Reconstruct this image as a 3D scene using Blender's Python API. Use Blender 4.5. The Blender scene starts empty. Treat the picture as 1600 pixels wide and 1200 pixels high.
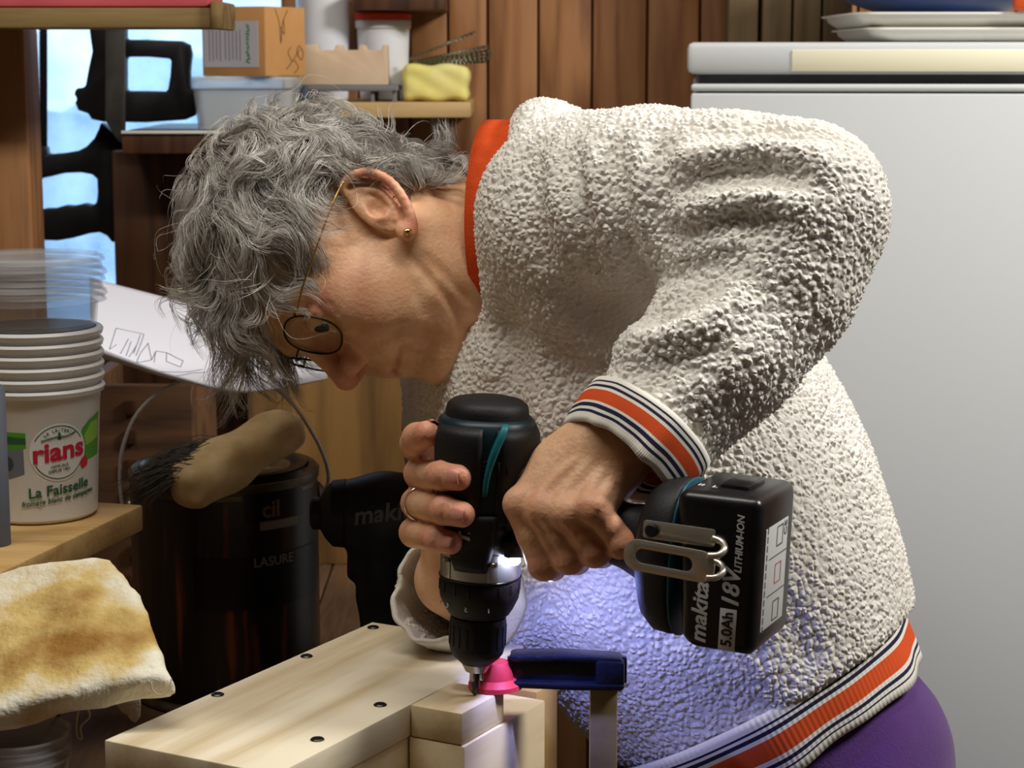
import bpy, bmesh, math, random
import numpy as np
from mathutils import Vector, Matrix, noise as mnoise

# ------------------------------------------------------------------ camera, world, lights, exposure
TH = math.radians(9.0)            # camera looks 9 degrees down
FPX = 3200.0                      # focal length in pixels of a 1600 wide frame
CAM = Vector((0.0, 0.0, 1.40))
RGT = Vector((1, 0, 0))
UPV = Vector((0, math.sin(TH), math.cos(TH)))
FWD = Vector((0, math.cos(TH), -math.sin(TH)))

scene = bpy.context.scene
COL = scene.collection
cam_data = bpy.data.cameras.new('camera')
cam_data.sensor_width = 36.0
cam_data.lens = FPX * 36.0 / 1600.0
cam_data.clip_start = 0.05
cam_data.dof.use_dof = True
cam_data.dof.focus_distance = 1.40
cam_data.dof.aperture_fstop = 16.0
cam = bpy.data.objects.new('camera', cam_data)
COL.objects.link(cam)
cam.location = CAM
cam.rotation_euler = (math.pi / 2 - TH, 0, 0)
scene.camera = cam

world = bpy.data.worlds.new('overcast_sky')
scene.world = world
world.use_nodes = True
bg = world.node_tree.nodes['Background']
bg.inputs[0].default_value = (0.60, 0.80, 1.0, 1)
bg.inputs[1].default_value = 2.5

def add_light(name, kind, loc, power, color, size=0.3, target=None, **kw):
    ld = bpy.data.lights.new(name, kind)
    ld.energy = power
    ld.color = color
    if kind == 'AREA':
        ld.shape = 'DISK'
        ld.size = size
    else:
        ld.shadow_soft_size = size
    for k, v in kw.items():
        setattr(ld, k, v)
    o = bpy.data.objects.new(name, ld)
    COL.objects.link(o)
    o.location = loc
    if target is not None:
        o.rotation_euler = (Vector(target) - Vector(loc)).to_track_quat('-Z', 'Y').to_euler()
    return o

add_light('bench_tube_light', 'AREA', (-0.22, 1.12, 2.34), 13.0, (1.0, 0.95, 0.87), 1.3, (-0.22, 1.30, 1.2), shape='RECTANGLE', size_y=0.12)
add_light('ceiling_lamp_light', 'AREA', (1.28, 1.36, 2.25), 27.5, (1.0, 0.97, 0.92), 0.40, (0.45, 1.8, 1.1))
scene.view_settings.view_transform = 'Standard'
scene.view_settings.look = 'None'
scene.view_settings.exposure = 0.0
scene.view_settings.gamma = 1.0
scene.view_settings.use_curve_mapping = False
scene.cycles.use_denoising = True
scene.cycles.max_bounces = 8
scene.cycles.transparent_max_bounces = 16
random.seed(7)
# ------------------------------------------------------------------ helpers
def P(px, py, d):
    """World point seen at photo pixel (px, py) at camera depth d (metres)."""
    return CAM + FWD * d + RGT * ((px - 800.0) / FPX * d) - UPV * ((py - 600.0) / FPX * d)
def PY(px, py, y):
    """World point seen at a pixel on the upright plane Y = y."""
    v = FWD + RGT * ((px - 800.0) / FPX) - UPV * ((py - 600.0) / FPX)
    return CAM + v * (y / v.y)
def PZ(px, py, z):
    """World point seen at a pixel on the level plane Z = z."""
    v = FWD + RGT * ((px - 800.0) / FPX) - UPV * ((py - 600.0) / FPX)
    return CAM + v * ((z - CAM.z) / v.z)
def R(rpx, d):
    return rpx * d / FPX

def srgb(r, g, b):
    f = lambda c: c / 12.92 if c <= 0.04045 else ((c + 0.055) / 1.055) ** 2.4
    return (f(r / 255.0), f(g / 255.0), f(b / 255.0), 1.0)

MATS = {}
def mat(name, color=(200, 200, 200), rough=0.6, metal=0.0, color2=None, scale=20.0, stretch=(1, 1, 1), detail=4.0,
        bump=0.0, bump_scale=None, contrast=(0.35, 0.65), spec=0.5, coat=0.0, trans=0.0, sss=0.0, sss_rad=(1, .35, .2),
        emit=None, emit_strength=0.0, alpha=1.0, ior=1.45, sheen=0.0):
    if name in MATS:
        return MATS[name]
    m = bpy.data.materials.new(name)
    m.use_nodes = True
    nt = m.node_tree
    b = nt.nodes['Principled BSDF']
    c1 = srgb(*color)
    b.inputs['Base Color'].default_value = c1
    b.inputs['Roughness'].default_value = rough
    b.inputs['Metallic'].default_value = metal
    b.inputs['Specular IOR Level'].default_value = spec
    b.inputs['Coat Weight'].default_value = coat
    b.inputs['Coat Roughness'].default_value = 0.15
    b.inputs['Transmission Weight'].default_value = trans
    b.inputs['IOR'].default_value = ior
    b.inputs['Alpha'].default_value = alpha
    b.inputs['Sheen Weight'].default_value = sheen
    if sss > 0:
        b.inputs['Subsurface Weight'].default_value = sss
        b.inputs['Subsurface Radius'].default_value = sss_rad
        b.inputs['Subsurface Scale'].default_value = 0.006
    if emit:
        b.inputs['Emission Color'].default_value = srgb(*emit)
        b.inputs['Emission Strength'].default_value = emit_strength
    if color2 is not None or bump > 0:
        tc = nt.nodes.new('ShaderNodeTexCoord')
        mp = nt.nodes.new('ShaderNodeMapping')
        mp.inputs['Scale'].default_value = stretch
        nt.links.new(tc.outputs['Object'], mp.inputs[0])
    if color2 is not None:
        nz = nt.nodes.new('ShaderNodeTexNoise')
        nz.inputs['Scale'].default_value = scale
        nz.inputs['Detail'].default_value = detail
        nz.inputs['Roughness'].default_value = 0.6
        nt.links.new(mp.outputs[0], nz.inputs['Vector'])
        rp = nt.nodes.new('ShaderNodeValToRGB')
        rp.color_ramp.elements[0].position = contrast[0]
        rp.color_ramp.elements[1].position = contrast[1]
        rp.color_ramp.elements[0].color = c1
        rp.color_ramp.elements[1].color = srgb(*color2)
        nt.links.new(nz.outputs['Fac'], rp.inputs[0])
        nt.links.new(rp.outputs[0], b.inputs['Base Color'])
    if bump > 0:
        nb = nt.nodes.new('ShaderNodeTexNoise')
        nb.inputs['Scale'].default_value = bump_scale or scale
        nb.inputs['Detail'].default_value = 6.0
        nt.links.new(mp.outputs[0], nb.inputs['Vector'])
        bp = nt.nodes.new('ShaderNodeBump')
        bp.inputs['Strength'].default_value = bump
        bp.inputs['Distance'].default_value = 0.002
        nt.links.new(nb.outputs['Fac'], bp.inputs['Height'])
        nt.links.new(bp.outputs[0], b.inputs['Normal'])
    MATS[name] = m
    return m

def wood(name, c_light, c_dark, axis=2, ring=26.0, rough=0.6, knots=0.0, fine=220.0, tilt=0.0):
    """Procedural timber: grain running along the given object axis."""
    if name in MATS:
        return MATS[name]
    m = bpy.data.materials.new(name)
    m.use_nodes = True
    nt = m.node_tree
    b = nt.nodes['Principled BSDF']
    b.inputs['Roughness'].default_value = rough
    tc = nt.nodes.new('ShaderNodeTexCoord')
    info = nt.nodes.new('ShaderNodeObjectInfo')
    off = nt.nodes.new('ShaderNodeVectorMath'); off.operation = 'MULTIPLY_ADD'
    off.inputs[1].default_value = (1, 1, 1)
    sc = nt.nodes.new('ShaderNodeMath'); sc.operation = 'MULTIPLY'; sc.inputs[1].default_value = 7.0
    nt.links.new(info.outputs['Random'], sc.inputs[0])
    nt.links.new(tc.outputs['Object'], off.inputs[0])
    nt.links.new(sc.outputs[0], off.inputs[2])
    mp = nt.nodes.new('ShaderNodeMapping')
    s = [1.0, 1.0, 1.0]
    s[axis] = 0.09
    mp.inputs['Scale'].default_value = s
    mp.inputs['Rotation'].default_value = (tilt, tilt, 0)
    nt.links.new(off.outputs[0], mp.inputs[0])
    n1 = nt.nodes.new('ShaderNodeTexNoise')
    n1.inputs['Scale'].default_value = ring * 0.55
    n1.inputs['Detail'].default_value = 2.0
    nt.links.new(mp.outputs[0], n1.inputs['Vector'])
    mul = nt.nodes.new('ShaderNodeMath'); mul.operation = 'MULTIPLY'; mul.inputs[1].default_value = 9.0
    nt.links.new(n1.outputs['Fac'], mul.inputs[0])
    fr = nt.nodes.new('ShaderNodeMath'); fr.operation = 'PINGPONG'; fr.inputs[1].default_value = 0.5
    nt.links.new(mul.outputs[0], fr.inputs[0])
    n2 = nt.nodes.new('ShaderNodeTexNoise')
    n2.inputs['Scale'].default_value = fine
    n2.inputs['Detail'].default_value = 5.0
    nt.links.new(mp.outputs[0], n2.inputs['Vector'])
    add = nt.nodes.new('ShaderNodeMath'); add.operation = 'MULTIPLY_ADD'; add.inputs[1].default_value = 1.1
    nt.links.new(fr.outputs[0], add.inputs[0])
    sub = nt.nodes.new('ShaderNodeMath'); sub.operation = 'MULTIPLY'; sub.inputs[1].default_value = 0.6
    nt.links.new(n2.outputs['Fac'], sub.inputs[0])
    nt.links.new(sub.outputs[0], add.inputs[2])
    rp = nt.nodes.new('ShaderNodeValToRGB')
    rp.color_ramp.elements[0].position = 0.25
    rp.color_ramp.elements[0].color = srgb(*c_dark)
    rp.color_ramp.elements[1].position = 0.75
    rp.color_ramp.elements[1].color = srgb(*c_light)
    nt.links.new(add.outputs[0], rp.inputs[0])
    nt.links.new(rp.outputs[0], b.inputs['Base Color'])
    bp = nt.nodes.new('ShaderNodeBump')
    bp.inputs['Strength'].default_value = 0.25
    bp.inputs['Distance'].default_value = 0.001
    nt.links.new(add.outputs[0], bp.inputs['Height'])
    nt.links.new(bp.outputs[0], b.inputs['Normal'])
    MATS[name] = m
    return m

# ---- objects
def thing(name, label, cat, loc=(0, 0, 0), group=None):
    o = bpy.data.objects.new(name, None)
    o.empty_display_size = 0.02
    COL.objects.link(o)
    o.location = loc
    o['label'] = label
    o['category'] = cat
    if group:
        o['group'] = group
    return o
def tag(o, label, cat, group=None):
    o['label'] = label
    o['category'] = cat
    if group:
        o['group'] = group
    return o
def world_loc(o):
    v = Vector((0, 0, 0))
    while o is not None:
        v += o.location
        o = o.parent
    return v
def adopt(o, parent):
    """Parent o (built in world coordinates) without moving it."""
    if parent is not None:
        o.location = o.location - world_loc(parent)
        o.parent = parent
    return o
def link_mesh(name, me, m=None, parent=None, smooth=False, origin=None):
    """Mesh in world coordinates -> object whose origin sits at its middle."""
    if m is not None and not me.materials:
        me.materials.append(m)
    if smooth:
        me.polygons.foreach_set('use_smooth', [True] * len(me.polygons))
    n = len(me.vertices)
    co = np.empty(n * 3, np.float32)
    me.vertices.foreach_get('co', co)
    co = co.reshape(-1, 3)
    c = np.array(origin, np.float32) if origin is not None else (co.min(0) + co.max(0)) / 2
    me.vertices.foreach_set('co', (co - c).ravel())
    me.update()
    o = bpy.data.objects.new(name, me)
    COL.objects.link(o)
    o.location = Vector([float(x) for x in c])
    return adopt(o, parent)
def from_data(name, verts, faces, m=None, parent=None, smooth=False, origin=None):
    me = bpy.data.meshes.new(name)
    me.from_pydata([tuple(v) for v in verts], [], faces)
    me.validate()
    bm = bmesh.new(); bm.from_mesh(me)
    bmesh.ops.recalc_face_normals(bm, faces=bm.faces)
    bm.to_mesh(me); bm.free()
    return link_mesh(name, me, m, parent, smooth, origin)
def from_bm(name, bm, m=None, parent=None, smooth=False, origin=None):
    me = bpy.data.meshes.new(name)
    bmesh.ops.recalc_face_normals(bm, faces=bm.faces)
    bm.to_mesh(me); bm.free()
    return link_mesh(name, me, m, parent, smooth, origin)
def auto_smooth(o, deg=35):
    me = o.data
    me.polygons.foreach_set('use_smooth', [True] * len(me.polygons))
    bm = bmesh.new(); bm.from_mesh(me)
    lim = math.radians(deg)
    for e in bm.edges:
        if len(e.link_faces) == 2 and e.calc_face_angle(0) > lim:
            e.smooth = False
    bm.to_mesh(me); bm.free()
    return o

def frame(origin, x, y=None, z=None):
    x = Vector(x).normalized()
    if z is None:
        y = Vector(y); z = x.cross(y).normalized(); y = z.cross(x)
    else:
        z = Vector(z); y = z.cross(x).normalized(); z = x.cross(y)
    M = Matrix.Identity(4)
    for i in range(3):
        M[i][0], M[i][1], M[i][2], M[i][3] = x[i], y[i], z[i], origin[i]
    return M
def box_bm(bm, size, M, bevel=0.0, seg=2, taper=None):
    r = bmesh.ops.create_cube(bm, size=1.0)
    vs = r['verts']
    for v in vs:
        v.co = Vector((v.co.x * size[0], v.co.y * size[1], v.co.z * size[2]))
        if taper and v.co.z > 0:
            v.co.x *= taper[0]; v.co.y *= taper[1]
    if bevel > 0:
        es = list({e for v in vs for e in v.link_edges})
        r2 = bmesh.ops.bevel(bm, geom=es, offset=bevel, segments=seg, affect='EDGES', profile=0.5)
        vs = list({v for f in r2['faces'] for v in f.verts} | {v for v in vs if v.is_valid})
    bmesh.ops.transform(bm, matrix=M, verts=vs)
    return vs
def box(name, size, M, m, parent=None, bevel=0.002, seg=2, taper=None):
    if not isinstance(M, Matrix):
        M = Matrix.Translation(M)
    bm = bmesh.new()
    box_bm(bm, size, M, bevel, seg, taper)
    o = from_bm(name, bm, m, parent)
    return auto_smooth(o, 40) if bevel > 0 else o
def box2(name, lo, hi, m, parent=None, bevel=0.002):
    lo = Vector(lo); hi = Vector(hi)
    return box(name, hi - lo, Matrix.Translation((lo + hi) / 2), m, parent, bevel)
def bezier(pts, n=8, closed=False):
    """Catmull-Rom through the points."""
    pts = [Vector(p) for p in pts]
    N = len(pts)
    out = []
    rng = range(N if closed else N - 1)
    for i in rng:
        if closed:
            p0, p1, p2, p3 = pts[i - 1], pts[i], pts[(i + 1) % N], pts[(i + 2) % N]
        else:
            p0 = pts[max(i - 1, 0)]; p1 = pts[i]; p2 = pts[i + 1]; p3 = pts[min(i + 2, N - 1)]
        for k in range(n):
            t = k / n
            out.append(0.5 * ((2 * p1) + (-p0 + p2) * t + (2 * p0 - 5 * p1 + 4 * p2 - p3) * t * t + (-p0 + 3 * p1 - 3 * p2 + p3) * t ** 3))
    if not closed:
        out.append(pts[-1])
    return out
def tube_geo(pts, rad, sides=8, closed=False, cap=True):
    pts = [Vector(p) for p in pts]
    n = len(pts)
    rads = rad if isinstance(rad, (list, tuple)) else [rad] * n
    verts, faces = [], []
    nrm = None
    for i, p in enumerate(pts):
        a = pts[i - 1] if (i > 0 or closed) else p
        c = pts[(i + 1) % n] if (i < n - 1 or closed) else p
        t = (c - a).normalized()
        if nrm is None:
            nrm = t.orthogonal().normalized()
        nrm = (nrm - t * nrm.dot(t))
        nrm = nrm.normalized() if nrm.length > 1e-8 else t.orthogonal().normalized()
        bn = t.cross(nrm)
        for k in range(sides):
            an = 2 * math.pi * k / sides
            verts.append(p + (nrm * math.cos(an) + bn * math.sin(an)) * rads[i])
    m = n if closed else n - 1
    for i in range(m):
        j = (i + 1) % n
        for k in range(sides):
            l = (k + 1) % sides
            faces.append((i * sides + k, i * sides + l, j * sides + l, j * sides + k))
    if cap and not closed:
        faces.append(tuple(range(sides - 1, -1, -1)))
        faces.append(tuple((n - 1) * sides + k for k in range(sides)))
    return verts, faces
def tube(name, pts, rad, m, parent=None, sides=8, closed=False, smooth=True):
    v, f = tube_geo(pts, rad, sides, closed)
    return from_data(name, v, f, m, parent, smooth)
def lathe_geo(prof, seg=40, M=None, closed_ends=True, a0=0.0, a1=2 * math.pi, sx=1.0, sy=1.0):
    full = abs(a1 - a0 - 2 * math.pi) < 1e-6
    n = seg if full else seg + 1
    verts, faces = [], []
    for (r, z) in prof:
        for k in range(n):
            an = a0 + (a1 - a0) * k / seg
            v = Vector((r * math.cos(an) * sx, r * math.sin(an) * sy, z))
            verts.append(M @ v if M is not None else v)
    for i in range(len(prof) - 1):
        for k in range(seg):
            l = (k + 1) % n
            faces.append((i * n + k, i * n + l, (i + 1) * n + l, (i + 1) * n + k))
    if closed_ends and full:
        if prof[0][0] > 1e-6:
            faces.append(tuple(range(n - 1, -1, -1)))
        if prof[-1][0] > 1e-6:
            faces.append(tuple((len(prof) - 1) * n + k for k in range(n)))
    return verts, faces
def lathe(name, prof, M, m, parent=None, seg=40, deg=35, closed_ends=True, **kw):
    v, f = lathe_geo(prof, seg, M, closed_ends, **kw)
    me = bpy.data.meshes.new(name)
    me.from_pydata([tuple(x) for x in v], [], f)
    bm = bmesh.new(); bm.from_mesh(me)
    bmesh.ops.remove_doubles(bm, verts=bm.verts, dist=1e-6)
    o = from_bm(name, bm, m, parent)
    return auto_smooth(o, deg)
def prism(name, outline, M, thick, m, parent=None, bevel=0.0, holes=None, deg=35):
    """Extrude a 2-D outline (x, y) by thick along local z (centred); optional holes, all filled properly."""
    bm = bmesh.new()
    loops = [outline] + (holes or [])
    edges = []
    for lp in loops:
        vs = [bm.verts.new((x, y, -thick / 2)) for x, y in lp]
        for i in range(len(vs)):
            edges.append(bm.edges.new((vs[i], vs[(i + 1) % len(vs)])))
    r = bmesh.ops.triangle_fill(bm, use_beauty=True, use_dissolve=True, edges=edges, normal=(0, 0, 1))
    fs = [g for g in r['geom'] if isinstance(g, bmesh.types.BMFace)]
    ex = bmesh.ops.extrude_face_region(bm, geom=fs)
    vs = [g for g in ex['geom'] if isinstance(g, bmesh.types.BMVert)]
    bmesh.ops.translate(bm, vec=(0, 0, thick), verts=vs)
    bmesh.ops.recalc_face_normals(bm, faces=bm.faces)
    if bevel > 0:
        es = [e for e in bm.edges if len(e.link_faces) == 2 and e.calc_face_angle(0) > 1.0]
        bmesh.ops.bevel(bm, geom=es, offset=bevel, segments=2, affect='EDGES', profile=0.5)
    bmesh.ops.transform(bm, matrix=M, verts=bm.verts)
    o = from_bm(name, bm, m, parent)
    return auto_smooth(o, deg)
def loft(name, rings, m, parent=None, closed=True, cap=True, smooth=True, deg=None, uv=False):
    n = len(rings[0])
    verts = [v for r in rings for v in r]
    faces = []
    kk = n if closed else n - 1
    for i in range(len(rings) - 1):
        for k in range(kk):
            l = (k + 1) % n
            faces.append((i * n + k, i * n + l, (i + 1) * n + l, (i + 1) * n + k))
    if cap and closed:
        faces.append(tuple(range(n - 1, -1, -1)))
        faces.append(tuple((len(rings) - 1) * n + k for k in range(n)))
    o = from_data(name, verts, faces, m, parent, smooth)
    if uv:
        lay = o.data.uv_layers.new(name='UVMap')
        vi = np.empty(len(o.data.loops), np.int32)
        o.data.loops.foreach_get('vertex_index', vi)
        u = (vi % n) / (n if closed else n - 1)
        w = (vi // n) / (len(rings) - 1)
        lay.data.foreach_set('uv', np.stack([u, w], 1).astype(np.float32).ravel())
    if deg:
        auto_smooth(o, deg)
    return o
def rounded(w, h, r, n=5):
    out = []
    for cx, cy, a0 in ((w / 2 - r, h / 2 - r, 0), (-w / 2 + r, h / 2 - r, 90), (-w / 2 + r, -h / 2 + r, 180), (w / 2 - r, -h / 2 + r, 270)):
        for k in range(n + 1):
            a = math.radians(a0 + 90 * k / n)
            out.append((cx + r * math.cos(a), cy + r * math.sin(a)))
    return out
def copy_obj(o, parent=None, loc=None):
    c = o.copy()
    COL.objects.link(c)
    c.parent = parent
    if loc is not None:
        c.location = loc
    return c
def text_mesh(name, body, size, M, m, parent=None, depth=0.0002, bend=None, shear=0.0, bold=0.0, sx=1.0, spacing=1.0, align='CENTER'):
    """Lettering as thin raised geometry, laid in frame M (x = reading direction, z = out)."""
    cu = bpy.data.curves.new(name, 'FONT')
    cu.body = body
    cu.size = size
    cu.align_x = align
    cu.align_y = 'CENTER'
    cu.extrude = depth
    cu.shear = shear
    cu.offset = bold
    cu.space_character = spacing
    cu.resolution_u = 3
    tmp = bpy.data.objects.new(name + '_tmp', cu)
    COL.objects.link(tmp)
    dg = bpy.context.evaluated_depsgraph_get()
    me = bpy.data.meshes.new_from_object(tmp.evaluated_get(dg))
    bpy.data.objects.remove(tmp)
    for v in me.vertices:
        c = Vector((v.co.x * sx, v.co.y, v.co.z))
        if bend:
            c = bend(c)
        v.co = M @ c
    me.materials.clear()
    me.name = name
    return link_mesh(name, me, m, parent)

# ------------------------------------------------------------------ signed distance modelling
class SDF:
    def __init__(self):
        self.ops = []
    def add(self, fn, lo, hi, k=0.004, mode='u'):
        self.ops.append((fn, np.array(lo, np.float32) - k * 1.2, np.array(hi, np.float32) + k * 1.2, k, mode))
    # -- primitives (all given in world metres)
    def cap(self, pts, rads, k=0.004, mode='u', S=None):
        """Chain of round cones; S = (axis, factor): stretch along one direction."""
        pts = [np.array(p, np.float32) for p in pts]
        rads = list(rads)
        ax = fac = None
        if S is not None:
            ax = np.array(S[0], np.float32); ax = ax / np.linalg.norm(ax); fac = S[1]
        c0 = sum(pts) / len(pts)
        def warp(p):
            if ax is None:
                return p
            d = (p - c0) @ ax
            return p + np.outer(d * (1.0 / fac - 1.0), ax).astype(np.float32)
        wp = [warp(p[None])[0] for p in pts]
        def fn(p):
            q = warp(p)
            best = None
            for i in range(max(1, len(wp) - 1)):
                a = wp[i]; b = wp[min(i + 1, len(wp) - 1)]
                ra = rads[i]; rb = rads[min(i + 1, len(rads) - 1)]
                ab = b - a
                L = float(ab @ ab)
                if L < 1e-12:
                    d = np.linalg.norm(q - a, axis=1) - ra
                else:
                    t = np.clip(((q - a) @ ab) / L, 0, 1)
                    d = np.linalg.norm(q - a - t[:, None] * ab, axis=1) - (ra + (rb - ra) * t)
                if best is None:
                    best = d
                else:
                    kk = 0.25 * min(ra, rb)
                    h = np.clip(0.5 + 0.5 * (d - best) / kk, 0, 1)
                    best = d * (1 - h) + best * h - kk * h * (1 - h)
            return best
        rm = max(rads) * (max(1.0, fac) if fac else 1.0)
        lo = np.min([p - rm for p in pts], 0); hi = np.max([p + rm for p in pts], 0)
        if fac:
            rm2 = rm
            lo = lo - 0; hi = hi + 0
        self.add(fn, lo, hi, k, mode)
    def ell(self, c, axes, radii, k=0.004, mode='u'):
        c = np.array(c, np.float32)
        A = np.array([list(Vector(a).normalized()) for a in axes], np.float32)
        r = np.array(radii, np.float32)
        def fn(p):
            q = (p - c) @ A.T
            k0 = np.linalg.norm(q / r, axis=1)
            k1 = np.linalg.norm(q / (r * r), axis=1)
            return k0 * (k0 - 1.0) / np.maximum(k1, 1e-6)
        e = np.abs(A.T) @ r
        self.add(fn, c - e, c + e, k, mode)
    def rbox(self, c, axes, half, rad, k=0.004, mode='u'):
        c = np.array(c, np.float32)
        A = np.array([list(Vector(a).normalized()) for a in axes], np.float32)
        h = np.array(half, np.float32) - rad
        def fn(p):
            q = np.abs((p - c) @ A.T) - h
            return np.linalg.norm(np.maximum(q, 0), axis=1) + np.minimum(q.max(1), 0) - rad
        e = np.abs(A.T) @ np.array(half, np.float32)
        self.add(fn, c - e, c + e, k, mode)
    def warp(self, fn, lo, hi):
        """fn(points, d) -> d"""
        self.ops.append((fn, np.array(lo, np.float32), np.array(hi, np.float32), 0, 'w'))
    @staticmethod
    def blend(d, e, k, mode):
        if mode == 'u':
            h = np.clip(0.5 + 0.5 * (d - e) / k, 0, 1)
            return d + (e - d) * h - k * h * (1 - h)
        if mode == 's':
            h = np.clip(0.5 - 0.5 * (d + e) / k, 0, 1)
            return d + (-e - d) * h + k * h * (1 - h)
        h = np.clip(0.5 - 0.5 * (d - e) / k, 0, 1)          # 'i'
        return d + (e - d) * h + k * h * (1 - h)
    def eval(self, p, bulk=False):
        p = np.asarray(p, np.float32)
        d = np.full(len(p), 1.0, np.float32)
        for fn, lo, hi, k, mode in self.ops:
            m = np.all((p >= lo) & (p <= hi), axis=1)
            if not m.any():
                continue
            q = p[m]
            d[m] = fn(q, d[m]) if mode == 'w' else self.blend(d[m], fn(q), k, mode)
        return d
    def grid(self, lo, hi, h):
        lo = np.array(lo, np.float32); hi = np.array(hi, np.float32)
        n = np.ceil((hi - lo) / h).astype(int) + 1
        D = np.full(n, 1.0, np.float32)
        for fn, l, u, k, mode in self.ops:
            i0 = np.clip(np.floor((l - 3 * h - lo) / h).astype(int), 0, n)
            i1 = np.clip(np.ceil((u + 3 * h - lo) / h).astype(int) + 1, 0, n)
            if np.any(i1 <= i0):
                continue
            ax = [lo[a] + h * np.arange(i0[a], i1[a], dtype=np.float32) for a in range(3)]
            G = np.stack(np.meshgrid(*ax, indexing='ij'), -1).reshape(-1, 3)
            sub = D[i0[0]:i1[0], i0[1]:i1[1], i0[2]:i1[2]]
            d = sub.reshape(-1)
            if mode == 'w':
                r = fn(G, d.copy())
            else:
                r = self.blend(d, fn(G), k, mode)
            D[i0[0]:i1[0], i0[1]:i1[1], i0[2]:i1[2]] = r.reshape(sub.shape)
        return D, lo
    def mesh(self, lo, hi, h):
        """Naive surface nets -> (verts, quads)."""
        D, o = self.grid(lo, hi, h)
        S = D < 0
        nx, ny, nz = D.shape
        cs = [(0, 0, 0), (1, 0, 0), (0, 1, 0), (1, 1, 0), (0, 0, 1), (1, 0, 1), (0, 1, 1), (1, 1, 1)]
        cnt = np.zeros((nx - 1, ny - 1, nz - 1), np.int8)
        for c in cs:
            cnt += S[c[0]:nx - 1 + c[0], c[1]:ny - 1 + c[1], c[2]:nz - 1 + c[2]]
        cell = np.argwhere((cnt > 0) & (cnt < 8))
        idx = np.full(cnt.shape, -1, np.int32)
        idx[cell[:, 0], cell[:, 1], cell[:, 2]] = np.arange(len(cell))
        acc = np.zeros((len(cell), 3), np.float64); w = np.zeros(len(cell))
        val = [D[cell[:, 0] + c[0], cell[:, 1] + c[1], cell[:, 2] + c[2]] for c in cs]
        for a in range(8):
            for b in range(a + 1, 8):
                df = np.abs(np.array(cs[a]) - np.array(cs[b]))
                if df.sum() != 1:
                    continue
                va, vb = val[a], val[b]
                m = (va < 0) != (vb < 0)
                t = np.where(m, va / np.where(m, va - vb, 1), 0)
                pt = np.array(cs[a])[None] + t[:, None] * (np.array(cs[b]) - np.array(cs[a]))[None]
                acc += np.where(m[:, None], pt, 0); w += m
        V = (cell + acc / w[:, None]) * h + o
        F = []
        for ax in range(3):
            sl0 = [slice(1, -1)] * 3; sl1 = [slice(1, -1)] * 3
            sl0[ax] = slice(0, -1); sl1[ax] = slice(1, None)
            A = S[tuple(sl0)]; B = S[tuple(sl1)]
            e = np.argwhere(A != B)
            if len(e) == 0:
                continue
            fl = A[e[:, 0], e[:, 1], e[:, 2]]
            base = e + 1
            base[:, ax] -= 1
            u, v = (ax + 1) % 3, (ax + 2) % 3
            q = []
            for du, dv in ((-1, -1), (0, -1), (0, 0), (-1, 0)):
                c = base.copy(); c[:, u] += du; c[:, v] += dv
                q.append(idx[c[:, 0], c[:, 1], c[:, 2]])
            q = np.stack(q, 1)
            q[~fl] = q[~fl][:, ::-1]
            F.append(q)
        F = np.concatenate(F)
        F = F[(F >= 0).all(1)]
        return V.astype(np.float32), F
    def normal(self, p, e=0.0006):
        g = np.zeros_like(p)
        for a in range(3):
            dp = np.zeros(3, np.float32); dp[a] = e
            g[:, a] = self.eval(p + dp) - self.eval(p - dp)
        return g / np.maximum(np.linalg.norm(g, axis=1, keepdims=True), 1e-9)
    def project(self, p, it=2, lim=0.002):
        for _ in range(it):
            p = p - np.clip(self.eval(p), -lim, lim)[:, None] * self.normal(p)
        return p
def quads_to_mesh(name, V, F):
    me = bpy.data.meshes.new(name)
    me.vertices.add(len(V)); me.vertices.foreach_set('co', np.ascontiguousarray(V, np.float32).ravel())
    me.loops.add(F.size); me.loops.foreach_set('vertex_index', np.ascontiguousarray(F, np.int32).ravel())
    me.polygons.add(len(F))
    k = F.shape[1]
    me.polygons.foreach_set('loop_start', np.arange(0, F.size, k, dtype=np.int32))
    me.polygons.foreach_set('use_smooth', np.ones(len(F), bool))
    me.update(calc_edges=True)
    me.validate()
    return me
def largest_piece(V, F):
    """Keep the largest connected piece of the quad mesh."""
    lab = np.arange(len(V))
    while True:
        m = lab[F].min(1)
        new = lab.copy()
        np.minimum.at(new, F.ravel(), np.repeat(m, F.shape[1]))
        new = new[new]
        if (new == lab).all():
            break
        lab = new
    vals, c = np.unique(lab, return_counts=True)
    keep = lab == vals[c.argmax()]
    re = np.cumsum(keep) - 1
    F = F[keep[F[:, 0]]]
    return V[keep], re[F]
def relax(V, F, it=1, f=0.5):
    n = len(V)
    i = np.concatenate([F[:, a] for a in range(4)] + [F[:, (a + 1) % 4] for a in range(4)])
    j = np.concatenate([F[:, (a + 1) % 4] for a in range(4)] + [F[:, a] for a in range(4)])
    w = np.maximum(np.bincount(i, minlength=n), 1)
    V = V.astype(np.float64)
    for _ in range(it):
        acc = np.stack([np.bincount(i, V[j, c], minlength=n) for c in range(3)], 1)
        V = V + f * (acc / w[:, None] - V)
    return V.astype(np.float32)
def trace(sdf, px, py, d0, d1, step=0.003):
    """First point where the ray through a pixel enters the shape."""
    ds = np.arange(d0, d1, step)
    a = np.array(P(px, py, 0)); b = np.array(P(px, py, 1)) - a
    pts = (a[None] + ds[:, None] * b[None]).astype(np.float32)
    v = sdf.eval(pts)
    k = np.argmax(v < 0)
    if not (v < 0).any():
        k = np.argmin(v)
        return Vector([float(x) for x in pts[k]])
    t = ds[k] if k == 0 else ds[k - 1] + step * v[k - 1] / max(v[k - 1] - v[k], 1e-6)
    return P(px, py, float(t))
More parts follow.
